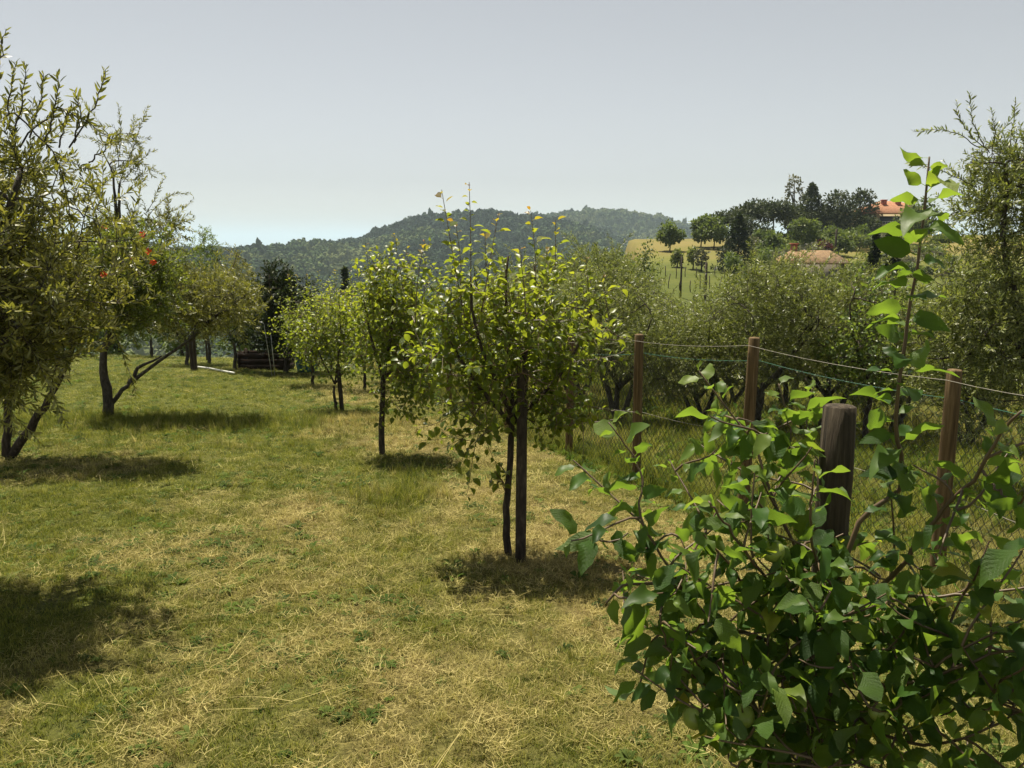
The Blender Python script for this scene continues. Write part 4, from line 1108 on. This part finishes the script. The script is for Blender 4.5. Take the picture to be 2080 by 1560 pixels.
OL = [(1262, 12.6, .90, 0, 'olive with a fan of slim dark stems nearest the fence posts'), (1545, 12.4, .98, 1, 'olive with a single upright dark trunk beyond the second fence post'), (1425, 13.4, .74, 2, 'olive with a trunk leaning right beyond the fence between two posts'),
      (1690, 13.2, 1.0, 0, 'olive beside the drooping green fruit tree'), (1352, 16.5, .72, 1, 'olive in the second row behind the fan-stemmed olive'), (1490, 17.3, .95, 2, 'olive in the second row under the tall dark conifer'), (1610, 17.5, 1.18, 0, 'olive in the second row below the brown tiled roof'),
      (1170, 15.8, .95, 2, 'olive just behind the crown of the tall-shooted pear tree'), (1235, 19.5, 1.28, 1, 'tall grey-green olive left of the dry meadow'), (1760, 17.0, 1.05, 2, 'olive in the second row below the dark conifers'), (1830, 14.2, .9, 1, 'low olive under the tall silvery olive'), (1985, 12.5, 1.0, 2, 'olive hidden behind the tall silvery olive'), (1075, 21.0, 1.2, 0, 'far olive seen above the pear shoots beside the valley')]
used = set()
for px, y, s_, k, lab in OL:
    o = models[k] if k not in used else copy_tree(models[k]); used.add(k)
    x = (px - CX) / F_PX * y
    o.location = gp(x, y); o.rotation_euler = (0, 0, R.random() * 6.28); o.scale = (s_,) * 3
    o['label'] = lab

# ================================================================= FENCE
def fence():
    posts = [(2.62, 3.1)] + [(fence_x(y), y) for y in (4.55, 6.05, 7.5, 9.05, 10.6, 12.0, 13.3, 14.6, 15.9, 17.2)]
    posts[0] = (fence_x(3.1), 3.1)
    px_fix = {1: 1898, 2: 1508, 3: 1293, 4: 1156}
    root = link('wire_fence', None, label='chain-link fence on round brown wooden posts along the right of the lawn', cat='fence')
    base = np.array([posts[0][0], posts[0][1], gz(*posts[0])]); root.location = base
    tops = []; feet = []
    g = np.random.default_rng(5)
    for k, (x, y) in enumerate(posts):
        if k in px_fix: x = (px_fix[k] - CX) / F_PX * (y * math.cos(PITCH) + 2.1 * math.sin(PITCH))
        h = [1.3, 1.30, 1.44, 1.42, 1.34, 1.32, 1.35, 1.3, 1.3, 1.3, 1.3][k]
        ft = np.array([x, y, gz(x, y)]); tp = ft + [g.normal() * .02, g.normal() * .02, h]
        mb = MB(); q = np.linspace(0, 1, 8)[:, None]; pts = (ft - [0, 0, .08]) * (1 - q) + tp * q
        rr = np.full(8, 0.043); rr[-1] = .041; pts = np.vstack([pts, pts[-1:] + [0, 0, .008]]); rr = np.append(rr, .036)
        mb.tube(pts - ft, rr, 12, wob=.06)
        o = link('post', mb.mesh('post', M['post'], True), root); o.location = ft - base
        tops.append(tp); feet.append(ft)
    tops = np.array(tops); feet = np.array(feet)
    side = np.array([0.047, 0.02, 0])
    def strand(dz, r, mat, nm, off):
        pts = []
        for k in range(len(tops) - 1):
            a = tops[k] + [off, off * .4, -dz]; b = tops[k + 1] + [off, off * .4, -dz]
            for q in np.linspace(0, 1, 6, endpoint=False): pts.append(a * (1 - q) + b * q - np.array([0, 0, .025 * 4 * q * (1 - q)]))
        pts.append(tops[-1] + [off, off * .4, -dz])
        mb = MB(); mb.tube(np.array(pts) - base, r, 4); link(nm, mb.mesh(nm, M[mat], True), root)
    strand(.05, .0017, 'wire', 'top_wire', -.048)
    strand(.17, .0018, 'gwire', 'green_wire', .050)
    strand(.73, .0019, 'wire', 'middle_wire', .052)
    # chain-link: zigzag wires woven side by side
    cum = np.concatenate([[0], np.cumsum(np.linalg.norm(np.diff(feet[:, :2], axis=0), axis=1))])
    mb = MB(); pitch = 0.036; ncol = int(cum[-1] / pitch); dz = .036
    for c in range(ncol):
        n = 33; i = np.arange(n)
        s = np.clip(c * pitch + ((i + c) % 2) * pitch * 1.04, 0, cum[-1])
        fx = np.interp(s, cum, feet[:, 0]); fy = np.interp(s, cum, feet[:, 1]); fz = np.interp(s, cum, feet[:, 2])
        z = np.maximum(np.interp(s, cum, tops[:, 2]) - .18 - i * dz, fz + .01 - .0005 * i)
        pts = np.stack([fx + .052 + (i % 2) * .004, fy + .02, z], -1)
        mb.tube(pts - base, .0023, 3, cap=False)
    link('chain_link_mesh', mb.mesh('chain_link_mesh', M['mesh'], False), root, kind='stuff')
fence()

# ================================================================= SMALL THINGS ON THE LAWN
def lawn_things():
    # plank bin in the shade
    x0, y0 = -6.35, 20.9; bb = gp(x0, y0)
    root = link('wooden_bin', None, label='dark brown wooden plank bin in the shade under the plum tree', cat='bin'); root.location = bb
    wm = wood_mat('bin_wood', (.010, .006, .004), (.03, .018, .010), (.05, .03, .018), (6, 6, 30))  # wood colour darkened to carry the deep shade around the bin
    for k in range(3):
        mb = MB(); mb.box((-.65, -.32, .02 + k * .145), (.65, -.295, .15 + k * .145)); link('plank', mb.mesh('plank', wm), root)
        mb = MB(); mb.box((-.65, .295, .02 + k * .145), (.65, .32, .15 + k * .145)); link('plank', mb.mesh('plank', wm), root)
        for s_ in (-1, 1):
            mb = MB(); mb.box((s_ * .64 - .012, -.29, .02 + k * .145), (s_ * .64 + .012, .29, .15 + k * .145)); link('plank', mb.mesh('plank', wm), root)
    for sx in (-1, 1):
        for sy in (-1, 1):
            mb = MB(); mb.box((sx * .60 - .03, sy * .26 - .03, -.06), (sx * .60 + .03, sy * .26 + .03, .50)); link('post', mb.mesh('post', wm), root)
    # barrel under a turquoise sheet
    x1, y1 = -5.15, 20.3; bb = gp(x1, y1)
    root = link('water_barrel', None, label='turquoise plastic barrel half hidden behind the pear leaves', cat='barrel'); root.location = bb
    tm = plain_mat('turquoise_plastic', (.03, .13, .14), .35)
    mb = MB(); zz = np.array([0, .02, .12, .3, .5, .66, .74, .78]); rr = np.array([.22, .24, .26, .275, .275, .26, .24, .20])
    mb.tube(np.stack([zz * 0, zz * 0, zz], -1), rr, 20); link('body', mb.mesh('body', tm, True), root)
    mb = MB(); mb.tube([[0, 0, .775], [0, 0, .80], [0, 0, .81]], [.21, .21, .19], 20); link('lid', mb.mesh('lid', tm, True), root)
    for zc in (.2, .58):
        mb = MB(); a = np.linspace(0, 2 * math.pi, 25); mb.tube(np.stack([.272 * np.cos(a), .272 * np.sin(a), np.full(25, zc)], -1), .012, 5, cap=False); link('hoop', mb.mesh('hoop', tm, True), root)
    # two pale rods
    rb = G(553, 764); pm = plain_mat('pale_metal', (.5, .5, .48), .4, .4)
    for k, (dx, top) in enumerate(((0.0, [-.13, 0, 1.22]), (.065, [-.05, 0, 1.05]))):
        mb = MB(); t_ = np.array(top); pts = [np.array([0, 0, -.06]), t_ * .5, t_]
        if k == 0: pts += [t_ + [-.03, 0, .05], t_ + [-.10, 0, .055]]
        mb.tube(pts, .009, 6)
        o = link('metal_rod', mb.mesh('metal_rod', pm, True), None, ['pale thin metal rod with a hooked top stuck in the lawn', 'shorter pale metal rod without a hook leaning on the hooked one'][k], 'rod'); o.location = rb + [dx, 0, 0]
    # pale pipe on the grass
    pa = [G(401, 749), G(425, 752), G(450, 757), G(476, 762)]
    mb = MB(); mb.tube(np.array(pa) - pa[0] + [0, 0, .05], .022, 8)
    o = link('pipe', mb.mesh('pipe', plain_mat('pale_plastic', (.62, .62, .55), .4), True), None, 'pale plastic pipe lying on the grass from the dark stake', 'pipe'); o.location = pa[0]
lawn_things()

# ================================================================= FAR HILLSIDE
def far_tree(kind, name, px, y, top_row, width_px, mat, label, seed, group=None, dx=0, zbase=None, n=900, leaf=None):
    g = np.random.default_rng(seed)
    x = (px - CX) / F_PX * y + dx
    bz = gz(x, y) if zbase is None else zbase
    top = 2 + (485 - top_row) / F_PX * y
    h = max(top - bz, 1.0); rx = width_px / F_PX * y / 2 * 1.15
    s = leaf or max(0.10, 0.0011 * y * 1.3)
    cl = []          # clump centres, radii
    if kind == 'round':
        for e in range(26):
            v = g.normal(size=3); v /= np.linalg.norm(v); v[2] = v[2] * .9
            q = .55 + .3 * g.random()
            cl.append((v[0] * rx * q, v[1] * rx * q, h * .58 + v[2] * h * .36 * q * 1.15, rx * (.28 + .14 * g.random()), h * .13))
    elif kind == 'umbrella':
        for e in range(30):
            a = g.random() * 6.28; q = math.sqrt(g.random())
            cl.append((math.cos(a) * rx * q * .85, math.sin(a) * rx * q * .85, h * (.52 + .38 * math.sqrt(max(0, 1 - q * q)) * (.55 + .45 * g.random())), rx * .30, h * .10))
    elif kind == 'conifer':
        for e in range(60):
            q = (e + g.random()) / 60; a = e * 2.4; rr = rx * (1 - q) ** .85 * (.55 + .45 * g.random())
            cl.append((math.cos(a) * rr, math.sin(a) * rr, h * (.06 + .94 * q) - rr * .15, rx * (.30 * (1 - q) + .06), h * .035))
    elif kind == 'open':
        for e in range(34):
            q = (e + g.random()) / 34; a = e * 2.4; rr = rx * (.35 + .65 * math.sin(math.pi * min(1, q * .8 + .1))) * (.5 + .5 * g.random())
            cl.append((math.cos(a) * rr, math.sin(a) * rr, h * (.25 + .73 * q), rx * .20, h * .035))
    elif kind == 'column':
        for e in range(40):
            q = (e + g.random()) / 40; a = e * 2.4; rr = rx * (.55 + .45 * math.sin(math.pi * (q * .75 + .1))) * (1 if q < .8 else (1 - q) * 3 + .4) * (.4 + .6 * g.random())
            cl.append((math.cos(a) * rr, math.sin(a) * rr, h * (.12 + .84 * q), rx * .3, h * .07))
    else:  # bush
        for e in range(20):
            a = g.random() * 6.28; q = math.sqrt(g.random())
            cl.append((math.cos(a) * rx * q * .8, math.sin(a) * rx * q * .8, h * (.25 + .55 * (1 - q * q) * g.random() ** .5 + .1), rx * .30, h * .22))
    cl = np.array(cl)
    k = g.integers(0, len(cl), n); v = g.normal(size=(n, 3)); v /= np.linalg.norm(v, axis=1)[:, None]
    rr = g.random(n)[:, None] ** .4
    p = cl[k, :3] + v * rr * cl[k][:, [3, 3, 4]]
    d = v + g.normal(size=(n, 3)) * .6; d /= np.linalg.norm(d, axis=1)[:, None]
    nm = np.array([0, 0, .8]) + v * .7 + g.normal(size=(n, 3)) * .4; nm -= d * (nm * d).sum(1)[:, None]; nm /= np.linalg.norm(nm, axis=1)[:, None]
    tone = np.clip(g.random(len(cl))[k] * .6 + g.random(n) * .4, 0, 1)
    L_ = [p, d, nm, s * (1.6 + 1.6 * g.random(n)), tone, np.zeros(n)]
    root = tree_root(name, (x, y, bz), label, 'bush' if kind == 'bush' else 'tree', group)
    link('crown', leaf_mesh('crown', L_, [leaf_rhomb(.30)], M[mat], False, g), root, kind='stuff')
    mb = MB(); th = {'round': .45, 'umbrella': .8, 'conifer': .97, 'open': .95, 'column': .85, 'bush': .4}[kind] * h
    mb.tube([(0, 0, -.3), (.02 * h, 0, th * .5), (0, 0, th)], [max(.10, h * .022), max(.07, h * .016), .03], 7)
    for q in range(5):
        c = cl[g.integers(0, len(cl))]
        mb.tube([(0, 0, min(th * .8, c[2] * .7)), (c[0] * .5, c[1] * .5, c[2] * .85), tuple(c[:3])], [h * .010, h * .007, h * .003], 4)
    link('trunk', mb.mesh('trunk', M['bark'], True), root)
    return root

FT = [
 ('umbrella', 'umbrella_pine', 1478, 126, 424, 84, 'pine', 'lowest umbrella pine at the left end of the pine row', 1400, 'umbrella pines on the hill'),
 ('umbrella', 'umbrella_pine', 1518, 132, 406, 84, 'pine', 'umbrella pine with the broad dome in the middle of the row', 1400, 'umbrella pines on the hill'),
 ('umbrella', 'umbrella_pine', 1560, 135, 403, 80, 'pine', 'umbrella pine with bare trunks showing against the sky', 1400, 'umbrella pines on the hill'),
 ('umbrella', 'umbrella_pine', 1590, 142, 412, 60, 'pine', 'umbrella pine touching the tall bare conifer', 1200, 'umbrella pines on the hill'),
 ('conifer', 'conifer_tree', 1492, 92, 440, 82, 'dark', 'tall dark conifer standing in front of the dry meadow', 1800, None),
 ('open', 'conifer_tree', 1598, 150, 362, 40, 'grey', 'sparse grey-brown conifer rising above the pine row', 420, None),
 ('conifer', 'cedar_tree', 1634, 146, 380, 86, 'pine', 'broad dark cedar beside the sparse conifer', 1500, None),
 ('column', 'birch_tree', 1686, 146, 392, 60, 'pine', 'drooping dark green tree right of the cedar', 1200, None),
 ('column', 'birch_tree', 1732, 150, 390, 54, 'pine', 'drooping dark green tree next to the villa', 1200, None),
 ('round', 'round_tree', 1356, 118, 445, 50, 'broad', 'bushy round green tree alone at the meadow edge', 1100, None),
 ('round', 'round_tree', 1418, 126, 436, 40, 'broad', 'round tree with twin thin trunks on the meadow crest', 1000, None),
 ('round', 'round_tree', 1444, 122, 440, 52, 'broad', 'wide round tree with forked trunk on the meadow crest', 1100, None),
 ('round', 'round_tree', 1625, 112, 440, 56, 'broad', 'spreading green fruit tree in the hill garden', 1000, None),
 ('round', 'hill_tree', 1612, 160, 424, 60, 'pine', 'dark round tree filling the gap behind the sparse conifer', 1000, None),
 ('round', 'hill_tree', 1664, 162, 418, 60, 'pine', 'dark round tree between the cedar and the drooping tree', 1000, None),
 ('round', 'hill_tree', 1710, 160, 420, 56, 'pine', 'dark round tree between the two drooping trees', 1000, None),
 ('round', 'hill_tree', 1750, 142, 440, 44, 'pine', 'low dark round tree at the villa corner', 800, None),
 ('round', 'hill_tree', 1530, 124, 452, 60, 'pine', 'dark low tree beneath the umbrella pine dome', 800, None),
 ('round', 'hill_tree', 1830, 128, 418, 50, 'broad', 'green round tree hiding the right end of the villa', 900, None),
 ('bush', 'garden_bush', 1560, 104, 470, 50, 'broad', 'dark green rounded bush in the hill garden', 700, None),
 ('bush', 'garden_bush', 1592, 96, 486, 44, 'broad', 'low bush left of the brown roof', 600, None),
 ('bush', 'garden_bush', 1540, 118, 466, 44, 'broad', 'bush under the umbrella pines', 600, None),
 ('bush', 'garden_bush', 1662, 104, 484, 40, 'red', 'dark red leaved shrub behind the brown roof', 600, None),
 ('bush', 'garden_bush', 1694, 108, 478, 60, 'broad', 'light green bush behind the utility pole', 600, None),
 ('bush', 'garden_bush', 1736, 118, 458, 76, 'broad', 'large rounded grey-green shrub below the villa', 900, None),
 ('bush', 'garden_bush', 1792, 124, 474, 50, 'grey', 'pale shrub against the villa wall', 700, None),
 ('bush', 'garden_bush', 1678, 128, 462, 54, 'broad', 'mid green shrub between the garden trees', 600, None),
 ('bush', 'garden_bush', 1600, 122, 470, 40, 'dark', 'dark shrub under the cedar', 500, None),
 ('bush', 'garden_bush', 1740, 78, 512, 50, 'broad', 'yellow-green bush beside the brown roof eave', 600, None),
 ('bush', 'garden_bush', 1545, 80, 505, 46, 'broad', 'green bush left of the tiled roof in front of the garden', 600, None),
 ('bush', 'garden_bush', 1510, 72, 545, 60, 'broad', 'leafy bush at the foot of the tall dark conifer', 700, None),
 ('conifer', 'dark_conifer', 1768, 46, 478, 62, 'dark', 'dark spruce right of the brown tiled roof', 1500, None),
 ('conifer', 'dark_conifer', 1800, 44, 462, 66, 'dark', 'darker taller spruce in front of the villa', 1600, None),
 ('bush', 'dark_shrub', 1790, 36, 560, 120, 'dark', 'deep shaded thicket under the two spruces', 1400, None),
 ('round', 'garden_tree', 1856, 118, 398, 58, 'broad', 'green tree rising behind the villa roof', 900, None),
 ('bush', 'meadow_olive', 1372, 96, 506, 22, 'olive', 'small round tree in the dry meadow, leftmost of three', 300, None),
 ('round', 'meadow_olive', 1404, 94, 500, 22, 'olive', 'small olive with visible trunk in the dry meadow', 300, None),
 ('open', 'meadow_olive', 1421, 92, 506, 22, 'grey', 'thin bare-branched small tree in the dry meadow', 170, None),
 ('round', 'hedge_tree', 1312, 70, 482, 56, 'broad', 'dark round tree at the hedge end by the meadow', 700, 'trees of the hedge'),
 ('round', 'hedge_tree', 1268, 64, 484, 52, 'broad', 'hedge tree next to the tall grey-green olive', 700, 'trees of the hedge'),
 ('round', 'hedge_tree', 1215, 50, 474, 64, 'dark', 'dark hedge tree behind the red-tipped pear shoots', 800, 'trees of the hedge'),
 ('round', 'hedge_tree', 1150, 56, 500, 60, 'broad', 'hedge tree in the dip right of the central pear shoots', 700, 'trees of the hedge'),
 ('round', 'valley_tree', 628, 48, 568, 34, 'dark', 'small dark dome-shaped tree below the wooded slope', 600, None),
 ('conifer', 'valley_tree', 703, 52, 545, 48, 'dark', 'dark pointed tree below the wooded slope', 800, None),
 ('round', 'valley_tree', 560, 40, 560, 60, 'broad', 'green valley tree behind the plum tree', 800, None),
 ('round', 'valley_tree', 760, 44, 575, 70, 'broad', 'green valley tree behind the second pear tree', 800, None),
 ('round', 'valley_tree', 860, 50, 560, 80, 'broad', 'green valley tree left of the central pear crown', 800, None),
 ('round', 'valley_tree', 960, 46, 565, 90, 'broad', 'valley tree straight behind the central pear crown', 800, None),
 ('round', 'valley_tree', 480, 36, 555, 90, 'broad', 'green valley tree behind the low olive', 800, None),
 ('round', 'valley_tree', 360, 38, 540, 100, 'broad', 'valley tree behind the leaning olive crown', 800, None),
 ('round', 'valley_tree', 230, 40, 530, 120, 'broad', 'valley tree behind the pomegranate', 800, None),
 ('round', 'valley_tree', 80, 38, 540, 140, 'broad', 'valley tree at the far left behind the near olive', 800, None),
 ('round', 'valley_tree', 1050, 60, 560, 90, 'broad', 'valley tree right behind the tallest pear shoots', 800, None),
]
for k, (kd, nm_, px, y, tr_, wp, mt, lab, n, grp) in enumerate(FT):
    far_tree(kd, nm_, px, y, tr_, wp, mt, lab, 200 + k, grp, n=int(n * 2.0))

for k in range(46):
    g_ = np.random.default_rng(900 + k)
    px = 1478 + g_.random() * 440; y = 84 + g_.random() * 62
    row = np.interp(y, [84, 146], [508, 455]) + g_.normal() * 8 + 26 * (px > 1700) + 8 * (px > 1560)
    far_tree('bush' if k % 3 else 'round', 'hill_shrub', px, y, row, 34 + g_.random() * 34, ['broad', 'pine', 'broad', 'grey', 'olive'][k % 5],
             ['mid green rounded shrub among the dense plants of the hill garden', 'dark green shrub crowded into the hill garden below the pines', 'mid green rounded shrub among the dense plants of the hill garden', 'greyish shrub in the dense planting of the hill garden', 'dull olive green shrub in the dense planting of the hill garden'][k % 5], 950 + k,
             ['mid green shrubs of the hill garden', 'dark shrubs of the hill garden', 'mid green shrubs of the hill garden', 'greyish shrubs of the hill garden', 'olive green shrubs of the hill garden'][k % 5], n=700)

# houses
def tile_mat(name, c1, c2, c3):
    m, t, out = new_mat(name)
    tc = nd(t, 'ShaderNodeTexCoord')
    wv = nd(t, 'ShaderNodeTexWave', Scale=2.2, Distortion=0.6, Detail=2.0); wv.bands_direction = 'X'; t.links.new(tc.outputs['Object'], wv.inputs['Vector'])
    n = nd(t, 'ShaderNodeTexNoise', Scale=2.2, Detail=6.0, Roughness=.75); t.links.new(tc.outputs['Object'], n.inputs['Vector'])
    c = ramp(t, n.outputs[0], [(.3, c1), (.5, c2), (.72, c3)]).outputs[0]
    b = nd(t, 'ShaderNodeBsdfPrincipled', Roughness=.9); t.links.new(c, b.inputs['Base Color'])
    bp = nd(t, 'ShaderNodeBump', Strength=.9, Distance=.08); t.links.new(wv.outputs[0], bp.inputs['Height']); t.links.new(bp.outputs[0], b.inputs['Normal'])
    t.links.new(b.outputs[0], out.inputs[0]); return m

def hip_roof(w_, d_, h_, z, ridge, ov, mat, th=.18):
    """hip roof slab of thickness th; w_ x d_ footprint centred on the origin"""
    W, D = w_ / 2 + ov, d_ / 2 + ov
    mb = MB()
    v = [(-W, -D, z), (W, -D, z), (W, D, z), (-W, D, z), (-ridge / 2, 0, z + h_), (ridge / 2, 0, z + h_), (-W, -D, z - th), (W, -D, z - th), (W, D, z - th), (-W, D, z - th)]
    mb.add(v, [(1, 2, 5), (3, 0, 4)], [(0, 1, 5, 4), (2, 3, 4, 5), (0, 6, 7, 1), (1, 7, 8, 2), (2, 8, 9, 3), (3, 9, 6, 0), (9, 8, 7, 6)])
    return mb.mesh('roof', mat)

def houses():
    wallm = plain_mat('cream_plaster', (.50, .40, .24), .9, 0, .08, .6); dark = plain_mat('dark_opening', (.03, .035, .045), .3); white = plain_mat('white_rail', (.6, .6, .58), .6)
    redm = plain_mat('red_brick', (.33, .08, .05), .9)
    x0 = (1752 - CX) / F_PX * 150; cx_, cy_ = x0 + 5.0, 154.0
    zg = gz(cx_, cy_); ez = 2 + (485 - 437) / F_PX * 150
    root = link('villa', None, label='cream villa with orange tiled hip roof and two red chimneys on the hill', cat='house'); root.location = (cx_, cy_, zg)
    mb = MB(); mb.box((-5.5, -4.5, -2), (5.5, 4.5, ez - zg)); link('wall', mb.mesh('wall', wallm), root)
    rf = link('roof', hip_roof(11, 9, 2.3, ez - zg + .2, 3.5, 1.1, tile_mat('orange_tiles', (.28, .12, .06), (.40, .18, .09), (.50, .26, .14))), root)
    for dx in (-1.6, 1.0):
        mb = MB(); mb.box((dx - .38, -2.0, ez - zg + .6), (dx + .38, -1.3, ez - zg + 2.5)); mb.box((dx - .48, -2.1, ez - zg + 2.5), (dx + .48, -1.2, ez - zg + 2.68)); link('chimney', mb.mesh('chimney', redm), rf)
    wn = MB(); wn.box((-3.4, -4.56, ez - zg - 1.7), (1.2, -4.51, ez - zg - .35)); w1 = link('window', wn.mesh('window', dark), root)
    mb = MB(); mb.box((-3.6, -5.2, ez - zg - 2.1), (1.4, -4.6, ez - zg - 1.95)); link('balcony', mb.mesh('balcony', white), root)
    for q in range(12):
        mb = MB(); mb.box((-3.5 + q * .43, -5.17, ez - zg - 1.95), (-3.46 + q * .43, -5.13, ez - zg - 1.35)); link('baluster', mb.mesh('baluster', white), root)
    mb = MB(); mb.box((-3.6, -5.19, ez - zg - 1.35), (1.4, -5.11, ez - zg - 1.28)); link('handrail', mb.mesh('handrail', white), root)
    # brown roof nearer
    y = 84.0; xa = (1592 - CX) / F_PX * y; xb = (1722 - CX) / F_PX * y; cx_ = (xa + xb) / 2; w_ = xb - xa
    ez = 2 - (536 - 485) / F_PX * y; cyy = y + 2.6; zg = gz(cx_, cyy)
    root = link('farm_house', None, label='low house with weathered brown tiled hip roof below the hill garden', cat='house'); root.location = (cx_, cyy, zg)
    mb = MB(); mb.box((-w_ / 2 + .3, -2.3, -1.5), (w_ / 2 - .3, 2.3, ez - zg)); link('wall', mb.mesh('wall', plain_mat('grey_plaster', (.22, .19, .14), .9)), root)
    rf = link('roof', hip_roof(w_ - .6, 4.6, 1.25, ez - zg + .15, w_ * .62, .35, tile_mat('brown_tiles', (.13, .075, .035), (.26, .16, .075), (.36, .24, .12)), .14), root)
    mb = MB(); mb.box((-1.9, .1, ez - zg + .9), (-1.35, .6, ez - zg + 2.0)); mb.box((-2.0, 0, ez - zg + 2.0), (-1.25, .7, ez - zg + 2.12)); link('chimney', mb.mesh('chimney', redm), rf)
    mb = MB(); mb.box((1.2, -2.34, .4), (2.0, -2.31, max(.9, ez - zg - .5))); link('window', mb.mesh('window', dark), root)
houses()

# poles and stakes in the meadow
def pole(px, y, row0, row1, r, name, label, cat, group=None, cross=False):
    x = (px - CX) / F_PX * y; zb = gz(x, y); zt = 2 + (485 - row0) / F_PX * y
    mb = MB(); mb.tube([(0, 0, -.3), (0, 0, (zt - zb) * .5), (0, 0, zt - zb)], [r, r * .95, r * .85], 8)
    if cross:
        root = link(name, None, label=label, cat=cat, group=group); root.location = (x, y, zb)
        link('shaft', mb.mesh('shaft', M['bark'], True), root)
        mb = MB(); mb.box((-.45, -.05, zt - zb - .5), (.45, .05, zt - zb - .38)); link('crossarm', mb.mesh('crossarm', M['bark']), root)
    else:
        o = link(name, mb.mesh(name, M['bark'], True), None, label, cat, group); o.location = (x, y, zb)
pole(1431, 62, 532, 597, .11, 'wooden_pole', 'tall dark pole in front of the meadow', 'pole')
pole(1381, 74, 520, 557, .09, 'wooden_pole', 'shorter dark pole standing in the green part of the meadow', 'pole')
pole(1688, 92, 466, 514, .13, 'utility_pole', 'utility pole with crossarm behind the brown tiled roof', 'pole', None, True)
g = np.random.default_rng(9)
for k in range(14):
    px = 1340 + k * 10 + g.normal() * 2; y = 78 + (k % 2) * 9 + g.normal()
    x = (px - CX) / F_PX * y; zb = gz(x, y)
    mb = MB(); mb.tube([(0, 0, -.1), (g.normal() * .04, 0, .5), (g.normal() * .06, 0, 1.0 + g.random() * .4)], .045, 5)
    o = link('vine_stake', mb.mesh('vine_stake', M['bark'], True), None, 'thin vineyard stake in the meadow rows below the small olives', 'stake', 'vine stakes in the meadow'); o.location = (x, y, zb)

# ================================================================= HAZE
m, t, out = new_mat('haze_air')
pv = nd(t, 'ShaderNodeVolumePrincipled', Density=0.00017, Anisotropy=0.0)
pv.inputs['Color'].default_value = (0.70, 0.85, 0.98, 1)
t.links.new(pv.outputs[0], out.inputs['Volume'])
mb = MB(); mb.box((-75000, -75000, -310), (75000, 75000, 130))
link('haze', mb.mesh('haze', m), label='pale summer haze lying over the valley and hills', cat='haze', kind='stuff')
